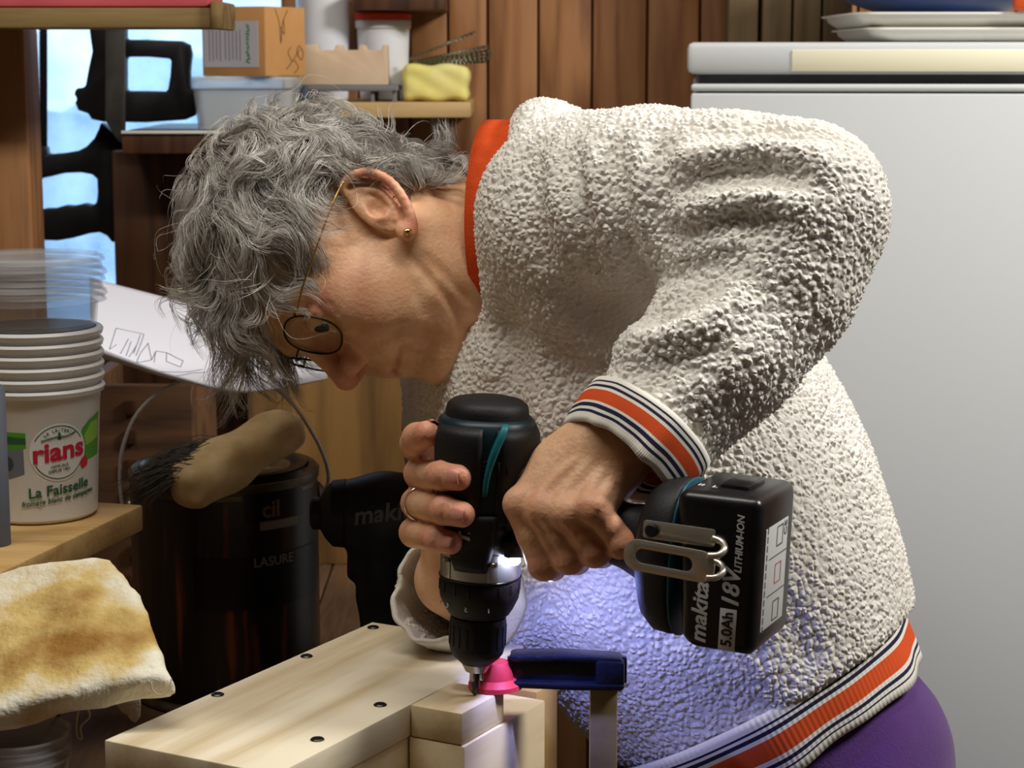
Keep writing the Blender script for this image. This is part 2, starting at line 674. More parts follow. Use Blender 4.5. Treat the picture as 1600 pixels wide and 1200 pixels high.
def crease(sdf, pts, amp, w, taper=True):
    """Ridge (amp > 0) or groove (amp < 0) along a path lying on the surface."""
    q = [np.array(p, np.float32) for p in bezier(pts, 5)]
    n = len(q)
    lo = np.min(q, 0) - 3 * w; hi = np.max(q, 0) + 3 * w
    def fn(p, d):
        best = np.full(len(p), 1e3, np.float32); tt = np.zeros(len(p), np.float32)
        for i in range(n - 1):
            ab = q[i + 1] - q[i]
            L = max(float(ab @ ab), 1e-12)
            t = np.clip(((p - q[i]) @ ab) / L, 0, 1)
            e = ((p - q[i] - t[:, None] * ab) ** 2).sum(1)
            m = e < best
            best[m] = e[m]; tt[m] = (i + t[m]) / (n - 1)
        g = np.exp(-best / (w * w))
        if taper:
            g = g * np.clip(4.0 * tt * (1 - tt) + 0.15, 0, 1)
        return d - amp * g
    sdf.warp(fn, lo, hi)
# ------------------------------------------------------------------ the room
WY = 2.55                                   # inner face of the back wall
M_floor = mat('concrete_floor', (120, 112, 102), 0.8, color2=(95, 88, 80), scale=6, bump=0.2)
M_wallpaint = mat('old_plaster', (150, 138, 118), 0.85, color2=(132, 120, 100), scale=5, bump=0.2)
M_ceil = mat('ceiling_boards', (150, 120, 84), 0.7, color2=(122, 92, 58), scale=9, stretch=(1, .1, 1))
M_plank = wood('larch_plank', (164, 114, 70), (128, 82, 46), axis=2, ring=20, rough=0.45, fine=160)
M_darkwood = wood('dark_stained_wood', (84, 52, 30), (50, 28, 15), axis=2, ring=22, rough=0.5)
M_post = wood('window_post_wood', (150, 104, 62), (112, 72, 40), axis=2, ring=18, rough=0.6)
def struct(o):
    o['kind'] = 'structure'
    return o
struct(box2('floor', (-1.9, -1.4, -0.05), (2.1, 2.7, 0.0), M_floor, bevel=0))
struct(box2('ceiling', (-1.9, -1.4, 2.42), (2.1, 2.7, 2.48), M_ceil, bevel=0))
struct(box2('wall_left', (-1.95, -1.4, 0), (-1.9, 2.7, 2.42), M_wallpaint, bevel=0))
struct(box2('wall_right', (2.1, -1.4, 0), (2.15, 2.7, 2.42), M_wallpaint, bevel=0))
struct(box2('wall_front', (-1.9, -1.45, 0), (2.1, -1.4, 2.42), M_wallpaint, bevel=0))

wx0 = PY(0, 200, WY).x
wx1 = PY(480, 200, WY).x
wz0 = PY(100, 560, WY).z
wz1 = 1.95
wall = thing('wall_back', 'reddish brown wall of upright wooden planks behind the person', 'wall', (0, WY, 0))
del wall['category']; wall['kind'] = 'structure'
M_back = mat('wall_backing', (70, 44, 26), 0.8)
for lo, hi in (((-1.9, WY + .022, 0), (wx0, WY + .06, 2.42)), ((wx1, WY + .022, 0), (2.1, WY + .06, 2.42)),
               ((wx0, WY + .022, 0), (wx1, WY + .06, wz0)), ((wx0, WY + .022, wz1), (wx1, WY + .06, 2.42))):
    box2('backing', lo, hi, M_back, wall, bevel=0)
# seams of the planks as they show between the shelf and the fridge
seams = [480, 560, 640, 700, 762, 841, 925, 1011, 1093]
xs = [PY(s, 100, WY).x for s in seams]
step = xs[-1] - xs[-2]
while xs[-1] < 2.1:
    xs.append(xs[-1] + step)
for a, b in zip(xs[:-1], xs[1:]):
    box2('plank', (a + .0012, WY, 0.0), (min(b, 2.1) - .0012, WY + .02, 2.42), M_plank, wall, bevel=0.003)
xl = -1.9
while xl < wx0 - 0.02:
    xr = min(xl + .085, wx0)
    box2('plank', (xl + .001, WY, 0), (xr - .001, WY + .02, 2.42), M_plank, wall, bevel=0.003)
    xl = xr
xl = wx0
while xl < wx1 - 0.005:
    xr = min(xl + .085, wx1)
    box2('plank', (xl + .001, WY, 0), (xr - .001, WY + .02, wz0), M_darkwood, wall, bevel=0.003)
    xl = xr

# window with a wooden frame, one big pane, and the wintry garden outside
win = thing('window_1', 'window with bluish daylight behind the hanging saws', 'window', ((wx0 + wx1) / 2, WY, wz0))
del win['category']; win['kind'] = 'structure'
for lo, hi in (((wx0, WY + .0, wz0), (wx0 + .03, WY + .06, wz1)), ((wx1 - .03, WY + .0, wz0), (wx1, WY + .06, wz1)),
               ((wx0 + .03, WY + .0, wz0), (wx1 - .03, WY + .06, wz0 + .03)), ((wx0 + .03, WY + .0, wz1 - .03), (wx1 - .03, WY + .06, wz1))):
    box2('window_frame', lo, hi, M_post, win, bevel=0.002)
M_glass = bpy.data.materials.new('dusty_pane')
M_glass.use_nodes = True
nt = M_glass.node_tree
nt.nodes.clear()
out = nt.nodes.new('ShaderNodeOutputMaterial')
mx = nt.nodes.new('ShaderNodeMixShader')
tr = nt.nodes.new('ShaderNodeBsdfTransparent')
tr.inputs[0].default_value = (0.9, 0.96, 1, 1)
gl = nt.nodes.new('ShaderNodeBsdfTranslucent')
gl.inputs[0].default_value = (0.72, 0.84, 1, 1)
nz = nt.nodes.new('ShaderNodeTexNoise'); nz.inputs['Scale'].default_value = 14; nz.inputs['Detail'].default_value = 5
tcn = nt.nodes.new('ShaderNodeTexCoord')
nt.links.new(tcn.outputs['Object'], nz.inputs['Vector'])
rp = nt.nodes.new('ShaderNodeValToRGB')
rp.color_ramp.elements[0].position = .35; rp.color_ramp.elements[0].color = (.18, .18, .18, 1)
rp.color_ramp.elements[1].position = .7; rp.color_ramp.elements[1].color = (.62, .62, .62, 1)
nt.links.new(nz.outputs['Fac'], rp.inputs[0])
nt.links.new(rp.outputs[0], mx.inputs[0])
nt.links.new(tr.outputs[0], mx.inputs[1]); nt.links.new(gl.outputs[0], mx.inputs[2])
nt.links.new(mx.outputs[0], out.inputs[0])
box2('pane', (wx0 + .03, WY + .028, wz0 + .03), (wx1 - .03, WY + .032, wz1 - .03), M_glass, win, bevel=0)
# garden: ground and a lumpy frosted hedge some metres away
M_snow = mat('frosty_ground', (150, 165, 180), 0.9, color2=(105, 122, 130), scale=3)
g = tag(box2('garden_ground', (-8, WY + .3, -0.2), (6, 14, 0.0), M_snow, bevel=0), 'pale frosty ground outside the window', 'ground')
g['kind'] = 'structure'; del g['category']
M_hedge = mat('frosted_foliage', (86, 112, 128), 0.9, color2=(168, 190, 205), scale=5, detail=8, bump=0.6)
def hedge(name, label, cx, cy, rx, rz, seed, group):
    bm = bmesh.new()
    bmesh.ops.create_icosphere(bm, subdivisions=4, radius=1.0)
    for v in bm.verts:
        n = mnoise.fractal(v.co * 2.2 + Vector((seed, 0, 0)), 1.0, 2.0, 4)
        v.co = v.co * (1 + 0.35 * n)
        v.co = Vector((cx + v.co.x * rx, cy + v.co.y * rx * .6, max(0.0, rz * .8 + v.co.z * rz)))
    tag(from_bm(name, bm, M_hedge, smooth=True), label, 'shrub', group)
hedge('garden_shrub', 'blurred bluish shrub outside, seen low through the window', -1.9, 6.0, 0.9, 0.42, 3, 'garden shrubs')
hedge('garden_shrub', 'taller blurred shrub farther out, behind the low shrub', -1.2, 8.5, 1.2, 0.75, 9, 'garden shrubs')
# upright post left of the window, nearer than the saws
pz = PY(20, 400, 2.2)
struct(box2('trim_1', (PY(-60, 200, 2.0).x, 2.0, BZ if 'BZ' in globals() else .85), (PY(46, 300, 2.0).x, 2.06, PY(20, 43, 2.0).z), M_post, bevel=0.003))

# workbench
M_bench = wood('workbench_top', (110, 82, 52), (74, 52, 32), axis=1, ring=14, rough=0.7)
BZ = 0.85
bench = thing('workbench', 'brown wooden workbench under the tools and the workpiece', 'workbench', (-.8, 1.6, 0))
nb = 9
for i in range(nb):
    a = -1.7 + 1.69 * i / nb; b = -1.7 + 1.69 * (i + 1) / nb
    box2('board', (a + .001, .55, BZ - .04), (b - .001, 2.5, BZ), M_bench, bench, bevel=.002)
for x in (-1.6, -.1):
    for y in (.65, 2.4):
        box2('leg', (x - .04, y - .04, 0), (x + .04, y + .04, BZ - .04), M_darkwood, bench, bevel=.003)
# upright board standing on the bench against the wall
M_ply = wood('weathered_plywood', (150, 112, 58), (104, 74, 36), axis=2, ring=12, rough=0.7, fine=120)
pl = tag(box2('plywood_board', (PY(390, 800, 2.2).x, 2.2, BZ), (PY(700, 800, 2.2).x, 2.22, PY(600, 480, 2.2).z), M_ply, bevel=.002),
         'weathered ochre plywood board standing upright behind the paint can', 'board')

# refrigerator
M_white = mat('fridge_enamel', (206, 210, 212), 0.35, spec=0.4)
M_darkgap = mat('dark_gap', (58, 60, 64), 0.7)
M_strip = mat('ivory_panel', (232, 228, 200), 0.5)
FY = 2.0
fx0 = PY(1073, 130, FY).x; fx1 = fx0 + .56
fzt = PY(1073, 66, FY).z; fzl = PY(1073, 116, FY).z; fzd = PY(1073, 131, FY).z
fr = thing('refrigerator', 'white refrigerator with a lid band and an ivory panel along its top', 'refrigerator', (fx0 + .28, FY + .27, 0))
box2('cabinet', (fx0 + .006, FY + .045, .03), (fx1 - .006, WY - .004, fzl - .002), M_white, fr, bevel=.004)
box2('top_lid', (fx0, FY, fzl), (fx1, WY - .004, fzt), M_white, fr, bevel=.006)
a = PY(1236, 78, FY); b = PY(1592, 112, FY)
box2('name_panel', (a.x, FY - .0015, b.z), (b.x, FY + .004, a.z), M_strip, fr, bevel=.0008)
box2('gap_strip', (fx0 + .012, FY + .012, fzd - .02), (fx1 - .012, FY + .046, fzl + .002), M_darkgap, fr, bevel=0)  # dark strip, its colour standing in for shade in the recess below the lid
dz2 = PY(1073, 143, FY).z
door = box2('door', (fx0 + .004, FY, .08), (fx1 - .004, FY + .04, dz2 - .0012), M_white, fr, bevel=.003)
box2('door_cap', (fx0 + .004, FY - .001, dz2), (fx1 - .004, FY + .04, fzd), M_white, fr, bevel=.003)
box2('plinth', (fx0 + .02, FY + .05, 0), (fx1 - .02, WY - .05, .08), M_darkgap, fr, bevel=0)
fr.rotation_euler = (0, 0, math.radians(-5.5)); fr.location += Vector((.0246, -.028, 0))
# things kept on the fridge
M_oldwood = wood('grey_old_timber', (132, 112, 82), (100, 82, 56), axis=2, ring=16, rough=.8)
lbl = ['old greyish wooden block on the fridge, leftmost and paint-spattered of four in a row', 'old brown wooden block on the fridge, second from the left of four',
       'old brown wooden block on the fridge, third from the left of four', 'old brown wooden block on the fridge, nearest the white trays']
for (p0, p1), l in zip(((1138, 1184), (1191, 1236), (1240, 1282), (1286, 1331)), lbl):
    a = PY(p0, 60, 2.40); b = PY(p1, 60, 2.40)
    tag(box2('timber_block', (a.x, 2.40, fzt), (b.x, 2.455, fzt + .23 + random.uniform(-.01, .02)), M_oldwood, bevel=.002), l, 'wood block', 'timber blocks on the fridge')
M_tray = mat('white_plastic', (226, 224, 214), .45)
def tray(y0, x0, x1, z0, h, lab):
    bm = bmesh.new()
    w = x1 - x0
    M = Matrix.Translation(((x0 + x1) / 2, y0 + .12, z0))
    rings = []
    for (ins, z) in ((.012, 0), (.002, h * .55), (0, h), (-.004, h), (-.004, h - .002), (.006, h - .002), (.016, .003)):
        rings.append([M @ Vector((x, y, z)) for x, y in rounded(w - 2 * ins, .24 - 2 * ins, .02)])
    o = loft('plastic_tray', rings, M_tray, cap=True, deg=40)
    tag(o, lab, 'tray', 'trays on the fridge')
x0 = PY(1342, 50, FY + .02).x
tray(FY + .02, x0 + .012, x0 + .40, fzt + .0005, .014, 'lower white plastic tray on the fridge, partly under the other tray')
tray(FY + .015, x0, x0 + .41, fzt + .015, .014, 'upper white plastic tray on the fridge, under the blue bowl')
M_blue = mat('blue_enamel', (44, 66, 118), .35, color2=(58, 82, 140), scale=14, spec=.5)
bc = PY(1465, 20, FY + .13)
prof = [(.0, 0), (.06, .0), (.095, .012), (.13, .05), (.15, .10), (.155, .10), (.134, .048), (.098, .016), (.0, .006)]
tag(lathe('enamel_bowl', prof, Matrix.Translation((bc.x + .01, FY + .17, fzt + .03)), M_blue), 'dark blue bowl standing on the white trays on the fridge', 'bowl')
M_or = mat('orange_plastic', (208, 84, 34), .4)
oc = PY(1597, 12, FY + .02)
w_ = tag(box2('orange_clip', (oc.x - .012, FY + .0, fzt + .03), (oc.x + .05, FY + .016, fzt + .052), M_or, bevel=.005), 'orange plastic piece on the fridge at the tray edge', 'clip')
# ------------------------------------------------------------------ cordless drill
BOARD_Z = 0.985
D0 = PZ(742, 1087, BOARD_Z)                     # point of the bit, on the workpiece
DZ = Vector((math.sin(math.radians(2.6)), 0, math.cos(math.radians(2.6)))).normalized()
_h = math.radians(24)
DX = Vector((math.cos(_h), -math.sin(_h), 0)); DX = (DX - DZ * DX.dot(DZ)).normalized()
DY = DZ.cross(DX)
MD = frame(D0, DX, None, DZ)
def D(x, y, z):
    return MD @ Vector((x, y, z))
M_dblack = mat('black_rubber_grip', (22, 23, 25), .55, bump=.15, bump_scale=900, spec=.4)
M_dteal = mat('petrol_plastic', (6, 34, 42), .42, spec=.5)
M_dteal2 = mat('bright_teal_trim', (14, 104, 112), .45)
M_dsilver = mat('silver_gear_case', (188, 190, 194), .35, metal=.7)
M_steel = mat('steel', (170, 168, 162), .28, metal=1.0)
M_dsteel = mat('dark_steel', (70, 68, 66), .35, metal=1.0)
M_hook = mat('bright_steel', (206, 200, 188), .25, metal=.75)
M_print = mat('white_print', (220, 222, 224), .5)
M_bat = mat('glossy_black_plastic', (14, 14, 17), .3, color2=(24, 24, 28), scale=90, spec=.5)
drill = thing('cordless_drill', 'black cordless drill held upright, driving a screw into the pale board', 'drill', D0)
ring = lambda z: Matrix.Translation(D0) @ MD.to_3x3().to_4x4() @ Matrix.Translation((0, 0, z))
AX = ring(0)
# bit and chuck
lathe('bit', [(.0008, .0002), (.0021, .0022), (.0021, .006), (.0031, .0065), (.0031, .020)], AX, M_dsteel, drill, seg=12, deg=30)
ch = lathe('chuck', [(.0070, .0205), (.0098, .0225), (.0150, .0270), (.0172, .0300), (.0184, .0345), (.0186, .0520), (.0180, .0545), (.0120, .0560)], AX, M_dblack, drill, seg=48)
lathe('chuck_nose', [(.0045, .0165), (.0072, .0172), (.0095, .0215), (.0100, .0225)], AX, M_steel, ch, seg=40)
for k in range(3):
    a = math.radians(20 + 120 * k)
    box('jaw', (.0028, .0034, .009), AX @ Matrix.Rotation(a, 4, 'Z') @ Matrix.Translation((.0038, 0, .0155)), M_steel, ch, bevel=.0005)
for k in range(20):
    a = 2 * math.pi * k / 20
    box('rib', (.0008, .0028, .014), AX @ Matrix.Rotation(a, 4, 'Z') @ Matrix.Translation((.0186, 0, .043)), M_dblack, ch, bevel=.0003)
# torque collar with its numerals
tc_ = lathe('torque_collar', [(.0180, .0555), (.0200, .0570), (.0228, .0615), (.0258, .0680), (.0264, .0720), (.0264, .0800), (.0258, .0812)], AX, M_dblack, drill, seg=56)
cam_az = math.atan2((D0 - CAM).dot(DY) * -1, (D0 - CAM).dot(DX) * -1)      # direction from the axis to the camera
def around(az, z, r):
    """Frame on the drill's skin: x = round the axis (to the right as seen), y = up, z = out."""
    u = Vector((math.cos(az), math.sin(az), 0))
    o = MD.to_3x3()
    t = Vector((-math.sin(az), math.cos(az), 0))
    M = Matrix.Identity(4)
    c = D0 + o @ (u * r) + DZ * z
    x, y, zz = o @ t, DZ, o @ u
    for i in range(3):
        M[i][0], M[i][1], M[i][2], M[i][3] = x[i], y[i], zz[i], c[i]
    return M
def bend_r(r):
    return lambda c: Vector((r * math.sin(c.x / r), c.y, c.z + r * (math.cos(c.x / r) - 1)))
for t_, px in (('1', 763), ('3', 729), ('5', 701), ('7', 687)):
    az = cam_az + math.asin(max(-.97, min(.97, (px - 748) / 3200 * 1.34 / .0247)))
    M = around(az, .0655, .0250) @ Matrix.Rotation(math.radians(-28), 4, 'X') @ Matrix.Rotation(math.pi, 4, 'Z')
    text_mesh('numeral', t_, .0062, M, M_print, tc_, depth=.0003, bend=bend_r(.024))
for k in range(16):
    az = cam_az + 2 * math.pi * k / 16 + .12
    box('grip_rib', (.0014, .0022, .0072), AX @ Matrix.Rotation(az, 4, 'Z') @ Matrix.Translation((.0262, 0, .0762)), M_dblack, tc_, bevel=.0004)
# silver gear case
gc = lathe('gear_case', [(.0255, .0812), (.0264, .0820), (.0266, .1000), (.0262, .1080), (.0250, .1090)], AX, M_dsilver, drill, seg=56)
lathe('case_ring', [(.0267, .0816), (.0272, .0820), (.0272, .0828), (.0267, .0832)], AX, M_dsteel, gc, seg=56, closed_ends=False)
for daz, zz in ((.32, .0985), (-.95, .0985)):
    M = around(cam_az + daz, zz, .0262)
    lathe('case_screw', [(.0, .0), (.0036, .0), (.0036, .0022), (.0030, .0028), (0, .0028)], M @ Matrix.Rotation(-math.pi / 2, 4, 'X') @ Matrix.Translation((0, -.0005, -.004)), M_steel, gc, seg=20)
    box('case_boss', (.0078, .019, .004), M @ Matrix.Translation((0, -.006, -.0008)), M_dsilver, gc, bevel=.0015)
# motor housing
hp = [(.0250, .1060), (.0272, .1080), (.0284, .118), (.0308, .135), (.0328, .155), (.0336, .170), (.0330, .180), (.0312, .1855), (.0285, .1885)]
hs = lathe('motor_housing', hp, AX, M_dteal, drill, seg=64, deg=50)
lathe('rear_cap', [(.0275, .1870), (.0270, .1915), (.0262, .1955), (.0225, .1985), (.0150, .2002), (0, .2008)], AX, M_dblack, drill, seg=56, deg=50)
def hr(z):
    zs = [p[1] for p in hp]; rs = [p[0] for p in hp]
    return float(np.interp(z, zs, rs))
def patch(name, a0, a1, z0, z1, lift, m, parent, n=14, nz=10, shape=None):
    """Shell piece lying on the housing between two azimuths (from the camera direction) and heights."""
    rings = []
    for i in range(nz + 1):
        tz = i / nz
        row = []
        for k in range(n + 1):
            tk = k / n
            aa, bb = (a0, a1) if shape is None else shape(tz)
            az = cam_az + aa + (bb - aa) * tk
            z = z0 + (z1 - z0) * tz
            edge = min(tk, 1 - tk, tz, 1 - tz)
            r = max(hr(z), .0266) + lift * min(1, edge * 12 + .15)
            row.append(D(r * math.cos(az), r * math.sin(az), z))
        rings.append(row)
    o = loft(name, rings, m, parent, closed=False, cap=False)
    s = o.modifiers.new('shell', 'SOLIDIFY'); s.thickness = .0016; s.offset = -1
    return o
patch('side_grip', -1.15, -.08, .132, .184, .0016, M_dblack, hs)
patch('back_grip', .22, 2.0, .118, .184, .0018, M_dblack, hs)
patch('front_tongue', 0, 0, .0905, .128, .0016, M_dblack, hs, shape=lambda t: (-.62 - .30 * min(1, t * 2), .12 + .18 * min(1, t * 2)) if t > .05 else (-.62, .12))
# teal line curving down the seam
patch('teal_trim', 0, 0, .142, .1868, .0014, M_dteal2, hs, n=6, nz=18, shape=lambda t: (.36 * t * t - .02 * t, .36 * t * t + .03 + .05 * t))
M_hole = mat('vent_shadow', (6, 6, 7), .9)
for az in (-.92, -.72, -.52, -.32, .25, .42):
    M = around(cam_az + az, .160, hr(.160) + .0012)
    box('vent_slot', (.0022, .0085, .0018), M, M_hole, hs, bevel=.0006)
for k in range(4):
    box('vent_slot', (.0046, .0013, .0016), around(cam_az + .03, .1555 + .0028 * k, hr(.158) + .0010), M_hole, hs, bevel=.0004)
text_mesh('brand_lettering', 'makita', .0165, around(cam_az - .42, .133, hr(.133) + .0006) @ Matrix.Rotation(math.pi / 2, 4, 'Z'), M_print, hs, depth=.0004,
          bend=lambda c: Vector((c.x, c.y, c.z - c.y * c.y / (2 * .031))), shear=.2, bold=.0004)
# handle
def sect(x, zc, hz, hy, n=28, sl=0.0):
    out = []
    for k in range(n):
        a = 2 * math.pi * k / n
        ca, sa = math.cos(a), math.sin(a)
        e = 2.6
        r = (abs(ca) ** e + abs(sa) ** e) ** (-1 / e)
        out.append(D(x + sl * sa * r * hz, hy * ca * r, zc + hz * sa * r))
    return out
hd = loft('handle', [sect(.010, .140, .030, .022), sect(.030, .138, .026, .019), sect(.050, .134, .0215, .0172), (sect(.075, .128, .0200, .0165)), sect(.100, .122, .0205, .0165), sect(.116, .119, .0250, .0190), sect(.124, .117, .034, .024)], M_dblack, drill)
box('trigger', (.016, .014, .020), D(.040, 0, .108), M_dteal, hd, bevel=.004)
# battery foot
ft_ = loft('battery_foot', [sect(.115, .118, .030, .024), sect(.120, .116, .042, .032), sect(.127, .115, .048, .036), sect(.138, .115, .0492, .0375), sect(.142, .115, .0482, .0370)], M_dblack, drill)
loft('teal_line', [sect(.1415, .115, .0488, .0373), sect(.1420, .115, .0496, .0380), sect(.1428, .115, .0496, .0380), sect(.1434, .115, .0488, .0373)], mat('dim_teal_line', (14, 74, 92), .45), ft_)
# battery pack
bt = bmesh.new()
box_bm(bt, (.054, .075, .097), MD @ Matrix.Translation((.171, 0, .116)), .0075, 4)
for v in bt.verts:                                    # slanted lower front as on the pack
    q = MD.inverted() @ v.co
    if q.z < .086:
        q.x += max(0, (.086 - q.z)) * .65 * (1 - (q.x - .144) / .058)
    v.co = MD @ q
pack = from_bm('battery_pack', bt, M_bat, drill)
auto_smooth(pack, 40)
box('release_button', (.020, .034, .010), MD @ Matrix.Translation((.174, 0, .1625)), M_bat, pack, bevel=.003)
# sticker on the end of the pack
M_stick = mat('white_sticker', (206, 208, 206), .45)
M_ink = mat('grey_ink', (92, 92, 98), .6)
M_redink = mat('faded_red_ink', (176, 110, 110), .6)
SE = frame(D(.1981, -.006, .112), DZ, DY)             # x = up the pack, y = away from the camera, z = out
SE = frame(D(.1982, -.002, .112), DZ, None, DX)
st = box('label_sticker', (.064, .046, .0006), SE, M_stick, pack, bevel=.0002)
for k in (-1, 1):
    box('label_line', (.0007, .036, .0003), SE @ Matrix.Translation((.0117 * k, -.004, .0004)), M_ink, st, bevel=0)
for cx in (-.0235, 0, .0235):
    for dx, dy, w, h in ((0, .004, .012, .0009), (0, -.008, .012, .0009), (-.006, -.002, .0009, .012), (.006, -.002, .0009, .012)):
        box('pictogram', (w, h, .0003), SE @ Matrix.Translation((cx + dx, dy - .004, .0004)), M_ink if cx else M_redink, st, bevel=0)
for k in range(12):
    box('fine_print', (.0040, .0016, .0003), SE @ Matrix.Translation((-.031 + .0056 * k, .0195, .0004)), M_ink, st, bevel=0)
text_mesh('ce_mark', 'CE', .008, SE @ Matrix.Translation((.026, -.018, .0004)), M_ink, st)
# lettering on the side of the pack, reading upwards
SN = frame(D(.171, -.0377, .114), DZ, None, -DY)
def side_text(name, body_, size, x, z, m=M_print, **kw):
    return text_mesh(name, body_, size, SN @ Matrix.Translation((z - .114, -(x - .171), .0002)), m, pack, **kw)
side_text('brand_lettering', 'makita', .0140, .1640, .0905, shear=.22, bold=.0003, sx=1.0)
side_text('voltage_lettering', '18V', .0150, .1830, .1075, shear=.25, bold=.0003)
side_text('lithium_lettering', 'LITHIUM-ION', .0064, .1862, .1360, shear=.15, bold=.0001, sx=.92)
cap_box = box('capacity_plate', (.026, .0105, .0004), SN @ Matrix.Translation((.0825 - .114, -(.1818 - .171), .0001)), M_print, pack, bevel=.0001)
text_mesh('capacity_lettering', '5.0Ah', .0095, SN @ Matrix.Translation((.0830 - .114, -(.1818 - .171), .0004)), M_bat, cap_box, bold=.0002, sx=.95)
SB = frame(D(.168, -.012, .1650), DX, None, DZ)
for k, ch_ in enumerate(('II', 'L')):
    text_mesh('indicator_print', ch_, .008, SB @ Matrix.Translation((-.014 + .009 * k, -.008, .0002)), M_print, pack)
# belt hook of bent steel on the near side of the foot
HK = frame(D(.1525, -.0388, .134), DX, None, -DY)
hk = prism('belt_hook', [(x, y) for x, y in rounded(.058, .0195, .0090, 6)], HK @ Matrix.Translation((-.006, -.011, .0115)) @ Matrix.Rotation(math.radians(-2), 4, 'Z'), .0016, M_hook, drill, bevel=.0004,
           holes=[[(x - .003, y) for x, y in rounded(.036, .0090, .0042, 5)]])
prism('hook_plate', rounded(.046, .0110, .0020, 3), HK @ Matrix.Translation((-.004, .004, .0012)), .0016, M_hook, hk, bevel=.0003)
for dy in (-.0180, -.0045):
    pts = bezier([HK @ Vector((.018, dy, .0115)), HK @ Vector((.0245, dy + .001, .0105)), HK @ Vector((.0265, dy + .004, .0060)), HK @ Vector((.0235, dy + .007, .0018)), HK @ Vector((.017, dy + .0085, .0012))], 5)
    tube('hook_bend', pts, .0022, M_hook, hk, sides=8)
lathe('hook_screw', [(0, .0), (.0042, .0), (.0042, .0022), (.0034, .0030), (0, .0030)], HK @ Matrix.Translation((-.021, .004, .0020)), M_dblack, hk, seg=20)
# work light
M_led = mat('work_light', (230, 236, 255), .3, emit=(205, 218, 255), emit_strength=60.0)
lp = D(.0300, -.0125, .0985)
led = lathe('work_light', [(0, -.003), (.0028, -.003), (.0036, 0), (.0026, .0022), (0, .0030)], frame(lp, DY, None, (DX * .55 - DZ * .75).normalized()), M_led, drill, seg=20)
box('light_housing', (.014, .016, .012), D(.0275, -.0105, .1065), M_dblack, drill, bevel=.003)
add_light('drill_work_light', 'SPOT', D(.041, .008, .084), 2.2, (0.28, 0.34, 1.0), .004, D(.041, .008, .084) + DX * .7 - DZ * .75 + DY * .35, spot_size=math.radians(168), spot_blend=.35)
# ------------------------------------------------------------------ shelves by the window and what hangs or stands there
def pxout(pts, y):
    """Outline measured on the photo -> (x, z) metres on the upright plane Y = y."""
    return [(PY(px, py, y).x, PY(px, py, y).z) for px, py in pts]
def upright(name, pts, y, thick, m, parent=None, holes=None, bevel=.002):
    """Plate cut from an outline, standing upright at depth y (centre of its thickness)."""
    o2 = pxout(pts, y); cx = sum(p[0] for p in o2) / len(o2); cz = sum(p[1] for p in o2) / len(o2)
    M = frame((cx, y, cz), (1, 0, 0), None, (0, -1, 0))
    loc = lambda q: [(x - cx, z - cz) for x, z in q]
    return prism(name, loc(o2), M, thick, m, parent, bevel, [loc(pxout(h, y)) for h in holes] if holes else None)
M_oak = wood('dusty_plank_wood', (128, 104, 58), (92, 70, 38), axis=0, ring=18, rough=.7)
M_pink = mat('faded_red_card', (206, 92, 98), .7, color2=(190, 78, 84), scale=8)
M_blk = mat('black_plastic', (16, 17, 19), .5, color2=(26, 27, 28), scale=30, spec=.35)
M_dgrey = mat('dark_grey_casting', (44, 44, 42), .5, color2=(62, 60, 54), scale=25)
z0 = PY(100, 44, 1.9).z; z1 = PY(100, 12, 1.9).z
pk = thing('plank_shelf', 'thick wooden shelf plank at the top left, above the saws', 'shelf', (PY(150, 40, 1.9).x, 2.05, z0))
box2('plank', (-1.2, 1.9, z0), (PY(330, 30, 1.9).x, 2.0, z1), M_oak, pk, bevel=.002)
box2('end_cap', (PY(330, 30, 1.9).x, 1.895, z0 - .001), (PY(345, 30, 1.9).x, 2.0, z1 + .006), M_oak, pk, bevel=.002)
for o in list(scene.objects):
    if o.name == 'trim_1':
        pass
tag(box2('card_folder', (-1.1, 1.905, z1 + .0005), (PY(328, 10, 1.905).x, 1.995, z1 + .055), M_pink, bevel=.004), 'faded pinkish red box lying on the top-left plank', 'box')
# saw with a thin toothed blade and a black pistol grip
SY = 2.34
saw = thing('hand_saw', 'hand saw with upright toothed blade and black looped grip, hanging before the window', 'saw', PY(100, 380, SY))
teeth = []
yy = 20.0
while yy < 236:
    teeth += [(59.5, yy), (62.5, yy + 2.2)]
    yy += 4.4
upright('blade', [(74, 20), (74, 240)] + [(62, 240)] + teeth[::-1], SY, .0014, mat('dark_blade_steel', (34, 34, 38), .4, metal=.6), saw, bevel=0)
upright('grip', [(54, 228), (52, 244), (36, 254), (36, 388), (49, 380), (63, 374), (92, 375), (117, 371), (142, 364), (158, 362), (169, 367), (177, 377), (189, 378), (194, 340), (197, 230), (188, 214), (172, 200), (160, 190), (157, 200), (150, 215), (138, 228), (125, 235), (100, 239), (76, 241), (75, 228)],
        SY, .022, M_blk, saw, holes=[[(52, 278), (65, 279), (83, 275), (104, 270), (129, 269), (146, 272), (154, 279), (155, 300), (153, 317), (146, 320), (135, 317), (117, 321), (104, 320), (88, 325), (73, 325), (58, 330), (53, 323), (51, 300)]], bevel=.003)
hs_ = upright('tool_frame', [(170, 20), (143, 20), (143, 50), (145, 66), (147, 80), (141, 108), (136, 136), (121, 138), (119, 148), (124, 154), (120, 160), (125, 172), (140, 177), (146, 186), (165, 190), (230, 191), (290, 187), (306, 180), (310, 150), (304, 141), (298, 138), (297, 112), (300, 84), (297, 70), (285, 64), (230, 62), (198, 62), (198, 20)],
              2.30, .024, M_blk, holes=[[(198, 89), (235, 89), (270, 92), (268, 120), (264, 143), (230, 142), (198, 142)]], bevel=.003)
tag(hs_, 'black D-shaped saw frame with a square opening, hanging left of the cardboard box', 'saw frame')
